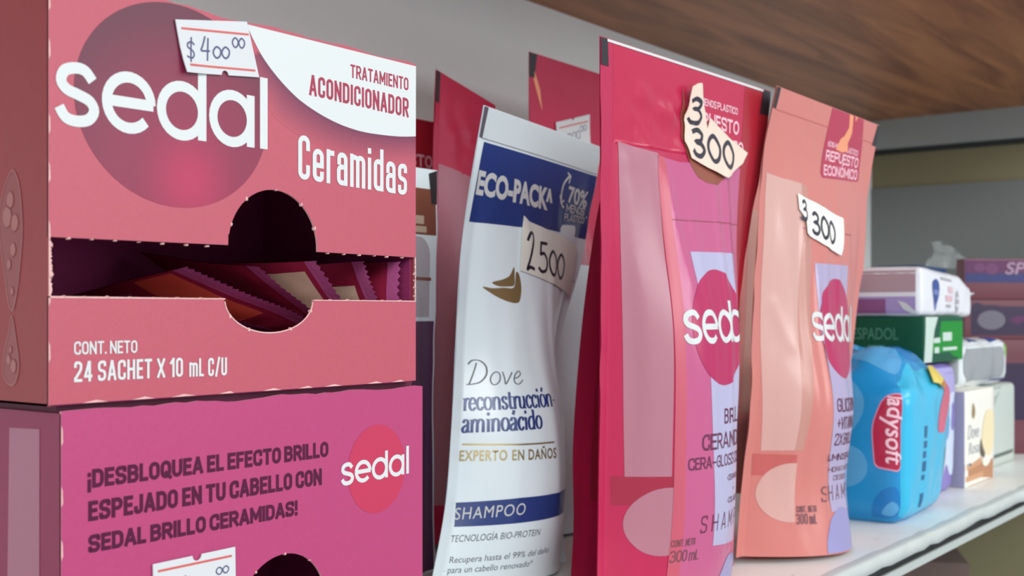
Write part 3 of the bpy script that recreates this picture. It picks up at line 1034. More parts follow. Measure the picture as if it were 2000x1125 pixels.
def pouch_pt(p, x, y, side=-1):
    """x, y in mm of the flat pouch -> point relative to the pouch foot"""
    a, b = np.asarray(x, float) / (2000 * p['W']), np.asarray(y, float) / (1000 * p['H'])
    w = p['W'] * herm(b, BR, p['w'])
    s = 2 * a - 1
    X = w * s
    um = 1 - .007 / p['W']
    u = np.clip(np.abs(s) / um, 0, 1)
    B = herm(b, BR, p['B'])
    full = 1 - u * u
    Y = herm(b, BR, p['cy']) + side * B * full * (1 if side < 0 else .55)
    if side > 0:
        Y = Y + .0004
    else:
        env = np.clip((1 - u) * 6, 0, 1) * np.clip(y / 12, 0, 1) * np.clip((1000 * p['H'] - 12 - y) / 10, 0, 1)
        sd = p.get('seed', 1)
        k = p.get('wr', 1.0)
        d = .55 * vnoise(x * .075, y * .011, sd) + .3 * vnoise(x * .16 + y * .012, y * .018, sd + 1) + .22 * vnoise(x * .07, y * .09, sd + 2) * np.clip((b - .72) * 6, 0, 1)
        d = d * k
        for (x0, y0, x1, y1, dep, wid) in p.get('creases', ()):
            dx, dy = x1 - x0, y1 - y0
            l2 = dx * dx + dy * dy
            t = np.clip(((x - x0) * dx + (y - y0) * dy) / l2, 0, 1)
            sg = ((x - x0) * dy - (y - y0) * dx) / math.sqrt(l2)
            ds = np.hypot(x - x0 - t * dx, y - y0 - t * dy)
            d = d + dep * np.exp(-(ds / wid) ** 2) * np.where(sg > 0, 1, np.exp(-(ds / wid) * .6)) * np.clip(np.minimum(t, 1 - t) * 6 + .15, 0, 1)
        Y = Y - d * env / 1000 * np.clip(B / .008, .35, 1)
        ck = p.get('crinkle', 0) * np.clip((b - .78) * 9, 0, 1) * np.clip((78 - x) / 20, 0, 1)
        Y = Y - env / 1000 * ck * (.6 * vnoise(x * .11 + y * .05, y * .13, sd + 8) + .35 * np.abs(vnoise(x * .2, y * .16 + x * .1, sd + 9)))
        # heat-sealed side margins and top strip ripple slightly
        Y = Y + .0004 * vnoise(y * .08, s * 2, sd + 5) * np.clip(np.abs(s) * 8 - 7, 0, 1)
    Z = p['H'] * b
    c, r = math.cos(p['roll']), math.sin(p['roll'])
    X, Z = X * c + Z * r, Z * c - X * r
    Z = Z + p['W'] * p['w'][0] * abs(r) * p.get('lift', 1)
    Z = np.maximum(Z, 0.0002)
    c, r = math.cos(p['yaw']), math.sin(p['yaw'])
    return np.stack([X * c - Y * r, X * r + Y * c, Z], -1)


def pouch_map(p):
    def f(x, y, off):
        x, y = np.asarray(x, float), np.asarray(y, float)
        e = .4
        P = pouch_pt(p, x, y)
        n = np.cross(pouch_pt(p, x + e, y) - pouch_pt(p, x - e, y), pouch_pt(p, x, y + e) - pouch_pt(p, x, y - e))
        n /= np.maximum(np.linalg.norm(n, axis=-1, keepdims=True), 1e-12)
        return P + n * np.asarray(off)[..., None]
    return f


def clip2(shape, x0, y0, x1, y1):
    bm = bmesh.new()
    vs = [bm.verts.new((q[0], q[1], q[2] if len(q) > 2 else 0)) for q in shape[0]]
    for f in shape[1]:
        try:
            bm.faces.new([vs[i] for i in f])
        except ValueError:
            pass
    for co, no in (((x0, 0, 0), (-1, 0, 0)), ((x1, 0, 0), (1, 0, 0)), ((0, y0, 0), (0, -1, 0)), ((0, y1, 0), (0, 1, 0))):
        bmesh.ops.bisect_plane(bm, geom=bm.verts[:] + bm.edges[:] + bm.faces[:], plane_co=co, plane_no=no, clear_outer=True, dist=1e-6)
    bm.verts.index_update()
    r = [tuple(v.co[:]) for v in bm.verts], [tuple(v.index for v in f.verts) for f in bm.faces]
    bm.free()
    return r


def pouch(name, p, film, back, prints, label, cat='pouch', step=2.0, hidden=False, group='refill pouches standing on the shelf'):
    root = empty(name, (p['X'], p['Y'], 0), label, cat, group)
    mb = MB()
    W, H = 2000 * p['W'], 1000 * p['H']
    st = step * (2.5 if hidden else 1)
    nx, ny = int(round(W / st)), int(round(H / st))
    gx = np.unique(np.concatenate([np.arange(0, W, st), [7.0, W - 7.0, W]]))
    gy = np.unique(np.concatenate([np.arange(0, H, st), [H]]))
    U, V = np.meshgrid(gx, gy)
    k = len(gx)
    q = [(j * k + i, j * k + i + 1, (j + 1) * k + i + 1, (j + 1) * k + i) for j in range(len(gy) - 1) for i in range(k - 1)]
    mb.add(pouch_pt(p, U, V).reshape(-1, 3), q, film)
    mb.add(pouch_pt(p, U, V, 1).reshape(-1, 3), [f[::-1] for f in q], back)
    # base gusset, arched up inside the foot
    fr, bk = pouch_pt(p, gx, gx * 0), pouch_pt(p, gx, gx * 0, 1)
    rows = []
    for t in np.linspace(0, 1, 7):
        r = fr * (1 - t) + bk * t
        r[:, 2] += .010 * math.sin(math.pi * t) * np.sin(np.pi * gx / W) ** .5
        rows.append(r)
    R = np.concatenate(rows)
    mb.add(R, [((j + 1) * k + i, (j + 1) * k + i + 1, j * k + i + 1, j * k + i) for j in range(6) for i in range(k - 1)], back)
    fm = pouch_map(p)
    for n, pr in enumerate(prints):
        shape, m = pr[0], pr[1]
        lay = pr[2] if len(pr) > 2 else 1
        put(mb, fm, clip2(shape, .3, .6, W - .3, H - .3), m, (4 + 6 * lay) * 1e-5, st)
    mb.build('pouch_body', root)
    return root, fm


def film(name, rgb, rough=.3):
    return mat(name, rgb, rough, .5, bump=.12, bscale=90, stretch=(1, 1, .25))


F_RASP = film('raspberry_film', (183, 35, 78), .26)
F_RASPT = film('deep_raspberry_print', (185, 30, 71), .26)
F_RED = film('red_film_edge', (163, 25, 43), .3)
F_MAUVE = film('mauve_print', (174, 114, 129))
F_PINK = film('orchid_pink_print', (189, 88, 131), .24)
F_ROSE = film('rose_stripe_print', (193, 85, 104))
F_LOGO = film('logo_crimson_print', (176, 34, 88), .28)
F_LAV = film('lavender_print', (176, 172, 202), .26)
F_TRI = film('dark_rose_print', (159, 37, 63))
F_SAL = film('salmon_film', (202, 121, 114), .28)
F_SALD = film('deep_salmon_print', (190, 94, 90), .28)
F_PEACH = film('pale_peach_print', (206, 161, 152), .26)
F_PEACHD = film('peach_bar_print', (190, 135, 123), .28)
F_LILAC = film('lilac_print', (171, 159, 191), .26)
F_PERI = film('periwinkle_print', (147, 142, 189), .3)
F_CRIM = film('crimson_tag_print', (176, 49, 78), .28)
F_WHITE = film('pearl_white_film', (230, 245, 250), .26)
F_WTOP = film('clear_white_top', (216, 230, 234), .22)
F_NAVY = film('navy_print', (42, 64, 128), .26)
F_GOLD = mat('gold_print', (166, 150, 104), .3, .5, metal=.55)
F_GREYT = mat('grey_print', (88, 92, 104), .4)
F_BLACK = film('black_mark', (37, 32, 39), .35)
F_DTXT = mat('dark_wine_print', (96, 34, 70), .4)
F_MTXT = mat('muted_brown_print', (110, 70, 78), .4)
F_PTXT = mat('pale_pink_print', (238, 186, 198), .35)
F_TEAR = mat('tear_line', (150, 60, 80), .4)
P_CREAM = mat('cream_label', (230, 206, 190), .6, .3)
P_WHITE = mat('white_label', (240, 236, 228), .6, .3)
P_STAIN = mat('stained_glue', (140, 72, 52), .5)
P_PEEL = mat('peeled_glue', (232, 150, 112), .4)


def torn_label(root, fm, outline, texts, paper, lift=None, base=.0006, step=2.0):
    mb = MB()
    g = lambda x, y, o: fm(x, y, o + (lift(np.asarray(x), np.asarray(y)) if lift else 0))
    sheet(mb, g, outline, paper, base - .0002, base, step)
    for s, m in texts:
        put(mb, g, s, m, base + .0001, step)
    mb.build('price_sticker', root)


# ---- raspberry shampoo pouch in front
PD = {"X": 0.463, "Y": 0.2628, "yaw": -0.009, "roll": -0.0055, "W": 0.0711, "H": 0.232, "w": [0.8428, 0.7883, 0.8058, 0.8389, 0.9208, 1.0194, 1.0631], "B": [0.0197, 0.0265, 0.026, 0.023, 0.0112, 0.0022, 0.0], "cy": [0.0, 0.0019, 0.0002, -0.0022, -0.0064, -0.0109, -0.013],
      "seed": 11, "wr": 1.3, "crinkle": 2.6, "creases": [(12, 214, 44, 184, 1.3, 3.5), (44, 184, 52, 130, .9, 3), (84, 186, 80, 60, 1.3, 3.2), (98, 190, 92, 70, 1.2, 3), (60, 180, 64, 60, .5, 3), (20, 222, 52, 206, .7, 2.5), (30, 226, 62, 214, .6, 2.2), (60, 226, 100, 205, .6, 3), (20, 150, 26, 60, .5, 5), (9, 110, 9, 40, .6, 3)]}
bar = poly2([(11.6, 192.8), (38.3, 190.6), (36, 147), (35, 55), (14, 55.8), (12.6, 126)])
panel = poly2([(37.9, 189.6), (55, 188.4), (80, 190), (116.4, 191.4), (114, 120), (112, 4), (36, 4), (36.4, 56), (37, 147)])
rose = poly2([(37.7, 189.6), (43, 189.2), (43.6, 147), (42.2, 56), (43, 4), (35.6, 4), (36.0, 56), (36.6, 147)])
prD = [(poly2([(8.5, 231), (8.5, 192), (116, 192), (133.8, 192), (133.8, 231)]), F_RASPT, 0),
       (poly2([(116.4, 231), (142, 231), (142, 2), (112, 2), (114, 120), (116.4, 191)]), F_RED, 1),
       (poly2([(8.8, 56), (36, 56), (36, 44), (9, 44)]), F_TRI, 1),
       (poly2(ell(33.5, 36, 20, 14.4, 48)), F_MAUVE, 2), (bar, F_MAUVE, 2), (panel, F_PINK, 3), (rose, F_ROSE, 4),
       (poly2([(54.2, 149.8), (106.0, 150.6), (99.5, 20.8), (65.0, 23)]), F_LAV, 5),
       (poly2(ell(73.2, 117.3, 26.2, 25.2, 60)), F_LOGO, 6),
       (letters('sedal', 42.6, 111.6, 101.8, 12.2, 2.5, 'logo', gap=.15), WHITE, 7),
       (letters('BRILLO', 72.4, 75.3, 96.5, 6.7, 1.0, wfac=.36), F_DTXT, 6),
       (letters('CERAMIDAS', 52.9, 64.8, 106, 7.0, 1.05, wfac=.36), F_DTXT, 6),
       (letters('CERA-GLOSS COMPLEX', 43.6, 57.0, 117, 5.2, .75, wfac=.36), F_DTXT, 6),
       (letters('•CERAMIDAS', 76, 50.2, 98, 2.6, .4, wfac=.4), F_DTXT, 6), (letters('+', 85, 45, 87, 2.4, .4), F_DTXT, 6), (letters('•COLAGENO', 77, 40.2, 99, 2.6, .4, wfac=.4), F_DTXT, 6),
       (letters('SHAMPOO', 54, 29.4, 112, 7.4, .7, gap=.5, wfac=.36), F_DTXT, 6),
       (letters('CONT. NETO', 36.2, 25.0, 51, 3.0, .4, wfac=.4), F_MTXT, 6), (letters('300', 36.4, 18.4, 46.4, 5.0, .6, wfac=.4), F_MTXT, 6), (letters('mL', 48, 18.2, 54.6, 4.6, .6), F_MTXT, 6),
       (poly2(ell(93, -4, 19, 20, 48)), F_PERI, 6),
       (letters('60% MENOS PLASTICO', 66, 215.9, 110.5, 3.3, .55, wfac=.42), F_PTXT, 3), (letters('REPUESTO', 64.5, 206.6, 112.5, 6.4, 1.15, wfac=.42), F_PTXT, 3),
       (letters('ECONÓMICO', 64.5, 197.4, 118.5, 6.4, 1.15, wfac=.42), F_PTXT, 3),
       (stroke([(43, 163.0), (80, 163.8), (117, 164.6)], .45), F_TEAR, 5),
       (poly2([(0, 221.2), (5.4, 221.2), (4.8, 232), (0, 232)]), F_BLACK, 3), (poly2([(133.2, 219.8), (142.2, 219.8), (142.2, 232), (134.4, 232)]), F_BLACK, 3),
       (stroke([(4.6, 231.3), (134.5, 231.2)], 1.3), WHITE, 4),
       (poly2([(60, 222), (58.5, 200), (60.5, 193), (64, 188), (70, 183), (78, 181), (88, 181), (96, 185), (90, 188), (70, 189), (66, 194), (63, 206)]), P_STAIN, 5)]
pouchD, fmD = pouch('shampoo_pouch', PD, F_RASP, F_RASP, prD, 'raspberry pink shampoo pouch with a torn crumpled 300 price sticker, facing front')
liftD = lambda x, y: .0008 + .0024 * np.clip((206 - y - (x - 62) * .1) / 22, 0, 1) ** 2 * np.clip((x - 60) / 60, 0, 1) + .003 * np.clip((y - 207) / 16, 0, 1)
torn_label(pouchD, fmD, [(62.2, 221.5), (66, 223.4), (69.6, 224.2), (72.5, 217), (76.6, 211.2), (79.2, 205.4), (81, 210.4), (100, 204), (121.4, 199.2), (116, 193.6), (95.7, 184.6), (78, 187.4), (63.2, 190.8), (59.4, 197.5), (60.2, 207)],
           [(letters('3', 63.0, 206.6, 73.2, 10.5, 1.9, 'hand', cap=.3), MARK), (letters('300', 65.0, 192.6, 105.5, 11.6, 2.2, 'hand', y1=189.4, cap=.3, gap=.12), MARK)], P_CREAM, liftD)

# ---- salmon shampoo pouch
PE = {"X": 0.581, "Y": 0.2587, "yaw": -0.0523, "roll": 0.0361, "W": 0.064, "H": 0.2291, "w": [0.8719, 0.8388, 0.8526, 0.915, 0.9646, 0.9592, 0.9505], "B": [0.0305, 0.0243, 0.0227, 0.0128, 0.0069, 0.0014, 0.0], "cy": [0.0, -0.001, -0.0055, -0.008, -0.0119, -0.0145, -0.02],
      "seed": 23, "wr": 1.5, "creases": [(14, 205, 38, 170, 1.0, 4), (38, 178, 40, 60, 1.0, 3.4), (52, 150, 50, 10, 1.6, 3.0), (62, 180, 60, 100, 1.0, 3.5), (80, 190, 78, 120, 1.0, 3), (12, 130, 30, 100, .6, 4), (30, 95, 26, 20, .6, 4), (20, 214, 60, 200, .7, 3)]}
prE = [(poly2([(4.8, 188.3), (20, 187), (38.6, 186.6), (34, 140), (27.0, 52.4), (10.8, 52.2), (7.5, 120)]), F_PEACH, 1),
       (poly2([(38.6, 186.6), (44.4, 186), (45.6, 150), (33, 52), (27, 52.4), (34, 140)]), F_PEACHD, 1),
       (poly2([(7.4, 50.6), (29.3, 50.2), (29.3, 40), (8, 40)]), F_SALD, 1),
       (poly2(ell(27.5, 31.4, 17.2, 14.7, 48, 82, 278)), F_PEACH, 2),
       (poly2(fillet([(64.4, 229), (62.2, 210, 4), (59.6, 192.2, 4), (112.6, 196.0, 3), (110, 214, 3), (105, 229)], True)), F_CRIM, 2),
       (letters('60% MENOS PLASTICO', 66, 209.3, 106, 3.0, .5, wfac=.42), F_PTXT, 3), (letters('REPUESTO', 65.4, 201.8, 108.4, 5.6, 1.0, wfac=.42, y1=203.0), F_PTXT, 3), (letters('ECONÓMICO', 63.8, 193.9, 109, 5.6, 1.0, wfac=.42, y1=196.6), F_PTXT, 3),
       (poly2([(76, 209), (84, 208.4), (92, 210), (90, 214), (93, 219.6), (91, 229), (86, 229), (88, 222), (84, 217), (80, 215)]), P_PEEL, 4), (poly2([(95, 226), (97, 229), (93.5, 229)]), P_PEEL, 4),
       (poly2([(48.4, 146.8), (93.2, 148.4), (92, 20), (57, 20.6), (52, 88)]), F_LILAC, 2),
       (poly2(ell(73.8, 114.2, 24.6, 26.0, 60)), F_LOGO, 3),
       (letters('sedal', 43.6, 108.4, 103.5, 12.4, 2.5, 'logo', gap=.15), WHITE, 4),
       (letters('GLICERINA', 57.6, 71.3, 96, 7.0, 1.0, wfac=.36), F_DTXT, 4), (letters('+VITAMINAS', 58.6, 62.4, 96, 6.4, .9, wfac=.36), F_DTXT, 4), (letters('2X BRILLO', 57.6, 54.2, 92, 6.2, .9, wfac=.36), F_DTXT, 4),
       (letters('LUMINOSIDAD', 50.2, 46.4, 92, 3.5, .62, wfac=.5), F_DTXT, 4), (letters('HIDRATACION', 55, 40.6, 92, 2.6, .45, wfac=.5), F_MTXT, 4), (letters('DE SEDA', 61, 36.2, 86, 2.6, .45, wfac=.5), F_MTXT, 4),
       (letters('SHAMPOO', 47.2, 26.2, 104, 7.7, .7, gap=.5, wfac=.36), F_MTXT, 4),
       (letters('CONT. NETO', 31.0, 21.4, 43.2, 3.2, .42, wfac=.4), F_MTXT, 4), (letters('300', 30.6, 15.6, 37.4, 5.3, .6, wfac=.36), F_MTXT, 4), (letters('mL', 38.4, 15.6, 42.6, 5.0, .6), F_MTXT, 4),
       (poly2(ell(70, 2, 22, 20, 48)), F_PERI, 3),
       (stroke([(36, 163.6), (100, 165.4)], .4), F_TEAR, 2),
       (stroke([(3, 218.6), (125, 218.6)], .35), F_SALD, 2),
       (poly2([(0, 218.8), (3.6, 218.8), (4.2, 229.1), (0, 229.1)]), F_BLACK, 3), (poly2([(122.6, 217.5), (128, 217.5), (128, 229.1), (124.6, 229.1)]), F_BLACK, 3)]
pouchE, fmE = pouch('shampoo_pouch', PE, F_SAL, F_SAL, prE, 'salmon shampoo pouch with a white 3300 price sticker, beside the blue pad pack')
torn_label(pouchE, fmE, [(31.8, 180.6), (50, 178), (82.3, 172.4), (81, 163), (77.9, 152.8), (60, 156), (38.6, 161.2), (38.8, 168), (33, 173)],
           [(letters('3', 35.2, 168.2, 41.0, 9.2, 1.8, 'hand', cap=.2), MARK), (letters('300', 46.0, 162.2, 71.5, 10.6, 2.0, 'hand', y1=158.0, cap=.2, gap=.12), MARK)], P_WHITE,
           lambda x, y: .0004 + .0008 * np.clip((x - 60) / 22, 0, 1) ** 2)

def ease_x(shape, x0=7.0, x1=54.0, k=.55):
    """open the print out a little towards the curve of the pouch"""
    out = []
    for q in shape[0]:
        u = (q[0] - x0) / (x1 - x0)
        out.append((x0 + (x1 - x0) * (u * (1 - k * .5) + k * .5 * u * u), *q[1:]))
    return out, shape[1]


# ---- white shampoo pouch with the navy band
PV = {"X": 0.431, "Y": 0.3326, "yaw": 0.0147, "roll": 0.0767, "W": 0.0505, "H": 0.2069, "w": [1.0287, 0.8988, 0.8323, 0.799, 0.9265, 0.9539, 0.9537], "B": [0.0192, 0.0256, 0.0252, 0.0178, 0.0088, 0.0017, 0.0], "cy": [0.0, -0.0, 0.0009, 0.0023, -0.0036, -0.0093, -0.0133],
      "seed": 31, "wr": .7, "creases": [(24, 186, 44, 150, .8, 2.8), (6, 168, 16, 158, .9, 3), (60, 150, 74, 60, .8, 4), (30, 120, 28, 20, .5, 5), (70, 192, 66, 160, .5, 3), (48, 130, 56, 30, .5, 5)]}
bird = [poly2(catmull([(18.6, 131.8), (24, 133.4), (28.5, 135.6), (31.2, 139.8), (31.6, 135.5), (31.3, 131.5), (27, 130.6), (22, 130.4)], 4, True)),
        poly2(catmull([(13.8, 129.4), (19, 129.2), (25, 129.9), (31.2, 130.6), (32.4, 137.4), (34.6, 136.4), (36.0, 131), (35.2, 125.6), (33, 123.6), (27, 124.0), (20, 126.2)], 4, True))]
prV = [(poly2([(1, 207), (1, 192.6), (101, 192.6), (101, 207)]), F_WTOP, 0),
       (poly2([(4.4, 191.9), (101, 192.3), (101, 160.8), (60, 160.2), (33.8, 158.2), (28, 158.0), (2.8, 156.9)]), F_NAVY, 1),
       (poly2(fillet([(70, 150), (70, 164, 3), (88, 166, 3), (88, 150)], True)), F_WHITE, 2),
       (words('ECO-PACK^', 4.2, 169.6, 61.5, 9.4, .045), WHITE, 3),
       (stroke(catmull([(75.4, 188.6), (73.6, 187.0), (70.6, 184), (69.2, 179.8), (69.4, 175.6), (70.6, 173.4), (72.6, 172.6)], 4), 1.3), WHITE, 3),
       (stroke([(67.8, 178.0), (69.1, 174.4), (72.4, 176.0)], .9), WHITE, 3), (stroke([(73.0, 189.6), (76.2, 188.3), (75.2, 184.8)], .9), WHITE, 3),
       (words('70%', 75.6, 176.0, 96, 7.4, .026), WHITE, 3), (letters('MENOS', 74.4, 171.0, 95, 3.9, .72, y1=171.8), WHITE, 6), (letters('PLÁSTICO', 73.2, 166.6, 96, 3.4, .6, y1=168.0), WHITE, 6), (stroke(ell(98, 171.5, .5, .5, 10), .3, True), WHITE, 3),
       (bird[0], F_GOLD, 1), (bird[1], F_GOLD, 2),
       # script brand name
       (stroke(catmull([(12.2, 95.6), (11.0, 91), (9.4, 85.9)], 4), .6, pen=.5), F_GREYT, 1),
       (stroke(catmull([(8.9, 94.8), (10.5, 96.6), (13.6, 96.6), (16.0, 94.2), (16.0, 90.5), (13.6, 87.2), (10.4, 86.0), (8.4, 85.8)], 5), .75, pen=.4), F_GREYT, 1),
       (stroke(catmull([(20.2, 92), (18.2, 90.4), (17.6, 88), (18.6, 86.3), (20.4, 86.7), (21.8, 88.6), (21.9, 91)], 5, True), .6, True, pen=.38), F_GREYT, 1),
       (stroke(catmull([(23.2, 92.2), (23.9, 89.6), (24.2, 86.8), (25.8, 89), (27.6, 92.2)], 4), .62, pen=.4), F_GREYT, 1),
       (stroke(catmull([(28.4, 89.4), (30.6, 90.2), (32.2, 91.6), (31.2, 92.8), (29.2, 91.4), (28.2, 88.8), (29, 87.2), (31, 87.2), (33.2, 89)], 5), .6, pen=.38), F_GREYT, 1),
       (ease_x(letters('reconstrucción', 7.8, 74.2, 52.6, 5.5, 1.25, 'serif', gap=-.01, y1=77.8)), F_NAVY, 1), (stroke([(53.2, 80.4), (55.5, 80.5)], .6), F_NAVY, 1),
       (ease_x(letters('aminoácido', 7.6, 64.5, 44.2, 5.6, 1.3, 'serif', gap=.0, y1=67.8)), F_NAVY, 1),
       (stroke([(7.8, 59.4), (30, 60.4), (50, 61.6)], .75), F_GOLD, 1),
       (ease_x(words('EXPERTO EN DAÑOS', 7.4, 52.2, 51.6, 4.4, .022, space=1.12, y1=54.6)), F_GOLD, 3),
       (poly2([(7.3, 34.0), (30, 37.0), (60, 39.4), (101, 41.4), (101, 30), (70, 29.4), (40, 26.8), (7.7, 23.6)]), F_NAVY, 1),
       (ease_x(words('SHAMPOO', 7.6, 26.6, 36.0, 5.1, .0, space=1.12, y1=29.7)), WHITE, 2),
       (ease_x(words('TECNOLOGÍA BIO-PROTEIN', 7.4, 17.0, 45.4, 2.9, .0, y1=20.2)), F_GREYT, 1),
       (ease_x(words('Recupera hasta el 99% del daño', 8.6, 8.2, 54.0, 2.7, .0, y1=11.6)), F_GREYT, 1),
       (ease_x(words('para un cabello renovado*', 8.6, 3.9, 45.6, 2.7, .0, y1=6.2)), F_GREYT, 1),
       (stroke([(79, 138.6), (99, 139.4)], .4), F_GREYT, 1),
       (stroke([(2, 193.2), (100, 193.2)], .3), F_GREYT, 1),
       (poly2([(0, 193.2), (2.6, 193.2), (3.4, 206.9), (0, 206.9)]), mat('grey_mark', (96, 92, 102), .35), 2)]
pouchV, fmV = pouch('shampoo_pouch', PV, F_WHITE, F_WHITE, prV, 'white shampoo pouch with a navy top band and 2500 price sticker', step=2.0)
torn_label(pouchV, fmV, [(36.2, 163.6), (40, 161.6), (60, 159.4), (87.4, 156.4), (89.4, 143), (91.3, 131.9), (60, 135.0), (34.6, 138.4), (35, 150)],
           [(letters('2', 38.8, 139.6, 45.2, 16.6, 1.5, 'hand', cap=.3), MARK), (letters('5oo', 48.0, 139.6, 74.5, 14.0, 1.5, 'hand', y1=138.0, cap=.3, gap=.03), MARK)], mat('ivory_label', (234, 236, 226), .6, .3),
           lambda x, y: .0004 + .0014 * np.clip((x - 62) / 28, 0, 1) ** 2)

# ---- pouches standing further back
PV2 = dict(PV, X=.545, Y=.381, yaw=.0, roll=.03, W=.055, H=.150, B=[.012, .019, .018, .013, .007, .0015, 0], cy=[0, 0, 0, 0, -.002, -.004, -.006], seed=37, creases=[(80, 140, 84, 30, .8, 4)])
prV2 = [(poly2([(62, 101), (66, 103.5), (71, 108), (72.5, 104), (78, 106), (76, 96), (68, 97.4)]), mat('copper_print', (190, 120, 92), .35), 1),
        (stroke(rrect(66, 66, 80, 74, 2), .6, True), mat('pale_red_print', (214, 150, 160), .4), 1),
        (poly2([(68, 58), (74, 58), (74, 61), (68, 61)]), mat('wine_print', (150, 60, 80), .4), 1), (poly2([(67, 50), (74, 50), (74, 53), (67, 53)]), 'wine_print', 1), (poly2([(67, 42), (74, 42), (74, 45), (67, 45)]), 'wine_print', 1)]
pouch('shampoo_pouch', PV2, F_WHITE, F_WHITE, prV2, 'plain white pouch edge with copper bird, peeping out behind the navy-banded pouch', hidden=True)

PC = dict(PD, X=.620, Y=.408, yaw=-.02, roll=.02, W=.074, H=.272, B=[.016, .022, .021, .018, .010, .002, 0], cy=[0, 0, 0, 0, -.002, -.004, -.006], seed=41, crinkle=0, creases=[(14, 262, 40, 225, 1.6, 4), (40, 225, 50, 150, .8, 4)])
prC = [(poly2([(0, 258), (5, 258), (7, 272), (0, 272)]), F_BLACK, 2), (poly2([(5, 262), (10, 252), (12, 240), (9, 246), (4, 257)]), P_PEEL, 2),
       (poly2([(20, 222), (40, 222), (44, 60), (24, 60)]), F_MAUVE, 1)]
rC, fmC = pouch('shampoo_pouch', PC, F_RASPT, F_RASP, prC, 'tall raspberry pouch at the back with a ruled paper price label, above the navy band', hidden=True)

PA = dict(PD, X=.481, Y=.410, yaw=.26, roll=.075, W=.037, H=.2455, B=[.010, .014, .0135, .011, .006, .001, 0], cy=[0, 0, 0, 0, -.002, -.003, -.004], seed=43, creases=[(20, 235, 60, 205, .8, 4), (30, 200, 34, 120, .7, 4)])
prA = [(poly2([(0, 229), (4.6, 229), (4.6, 247.4), (0, 247.4)]), F_BLACK, 2),
       (poly2([(6, 198), (80, 196), (80, 20), (8, 20)]), F_MAUVE, 1), (poly2([(44, 186), (80, 187), (80, 20), (34, 20)]), F_TRI, 2), (poly2(ell(62, 226, 3.4, 3.6, 12)), P_PEEL, 2)]
pouch('shampoo_pouch', PA, F_RASPT, F_RASP, prA, 'narrow-looking raspberry pouch turned aside, behind the white navy-banded pouch', hidden=True)

PB2 = dict(PV, X=.381, Y=.372, yaw=0, roll=.0, W=.0485, H=.1925, B=[.008, .012, .012, .010, .006, .001, 0], cy=[0] * 7, w=[.97, .95, .94, .95, .98, 1, 1], seed=47, creases=[])
M_BROWN = film('caramel_print', (128, 71, 51), .35)
prB2 = [(poly2([(1, 1), (96, 1), (96, 120), (1, 120)]), film('plum_lower_area', (91, 49, 87), .35), 1), (poly2([(2, 183), (96, 183), (96, 161), (2, 161)]), M_BROWN, 1), (poly2([(92.6, 176), (97, 176), (97, 192.4), (90.6, 190.4)]), F_BLACK, 2),  # flat plum area over the lower part of this pouch
        (poly2(fillet([(64, 122), (64, 160, 9), (92, 160, 9), (92, 122)], True)), film('bottle_print', (185, 180, 187)), 2), (stroke([(62, 140), (93, 140)], 1.6), M_BROWN, 3),
        (poly2([(80, 166), (87, 166), (87, 170), (80, 170)]), film('cream_print', (198, 176, 154)), 2), (poly2([(78, 162), (89, 162), (89, 165), (78, 165)]), 'cream_print', 2)]
pouch('shampoo_pouch', PB2, F_WHITE, F_WHITE, prB2, 'white pouch with caramel band and pale bottle print, half hidden by the sachet cartons', hidden=True)

PB1 = dict(PD, X=.440, Y=.437, yaw=0, roll=0, W=.068, H=.2315, B=[.010, .015, .015, .012, .007, .001, 0], cy=[0] * 7, w=[.96, .94, .94, .95, .98, 1, 1], seed=53, crinkle=0, creases=[])
prB1 = [(letters('REPUESTO', 76, 205, 128, 7, 1.3, wfac=.42), F_PTXT, 1), (letters('ECONÓMICE', 76, 190, 129, 10, 1.6, wfac=.42), F_PTXT, 1)]
pouch('shampoo_pouch', PB1, film('red_pouch_film', (176, 37, 56)), F_RED, [(prB1[0][0], F_PTXT, 1), (letters('ECONÓMICO', 76, 191, 129, 8.4, 1.5, wfac=.42), F_PTXT, 1)],
      'red pouch with pale lettering at the very back, just past the upper sachet carton', hidden=True)

PF = dict(PE, X=.734, Y=.346, yaw=.0, roll=.13, W=.056, H=.232, w=[.97, .95, .94, .95, .98, 1, 1], B=[.008, .010, .010, .009, .006, .001, 0], cy=[0, 0, 0, -.001, -.002, -.003, -.004], seed=59, lift=.3, creases=[(10, 190, 26, 120, .8, 4)])
prF = [(poly2([(0, 212), (3.4, 212), (3.4, 226), (0, 226)]), F_BLACK, 2), (poly2([(6, 186), (36, 186), (28, 52), (11, 52)]), F_PEACHD, 1)]
pouch('shampoo_pouch', PF, F_SAL, F_SAL, prF, 'salmon pouch almost hidden behind the one with the 3300 sticker', hidden=True)

PG = dict(PD, X=.4835, Y=.300, yaw=0.0, roll=.2329, W=.064, H=.190, w=[.7307, .7864, .92, 1.0107, 1.0878, 1.1178, 1.1178], B=[.004, .006, .006, .005, .003, .001, 0], cy=[0, 0, 0, -.001, -.003, -.005, -.007], seed=61, crinkle=0, lift=-1, creases=[])
pouch('shampoo_pouch', PG, F_RASP, F_RASP, [(poly2([(14, 120), (40, 120), (40, 40), (14, 40)]), F_TRI, 1)], 'dark shaded raspberry pouch leaning directly behind the pouch with the torn 300 sticker', hidden=True)

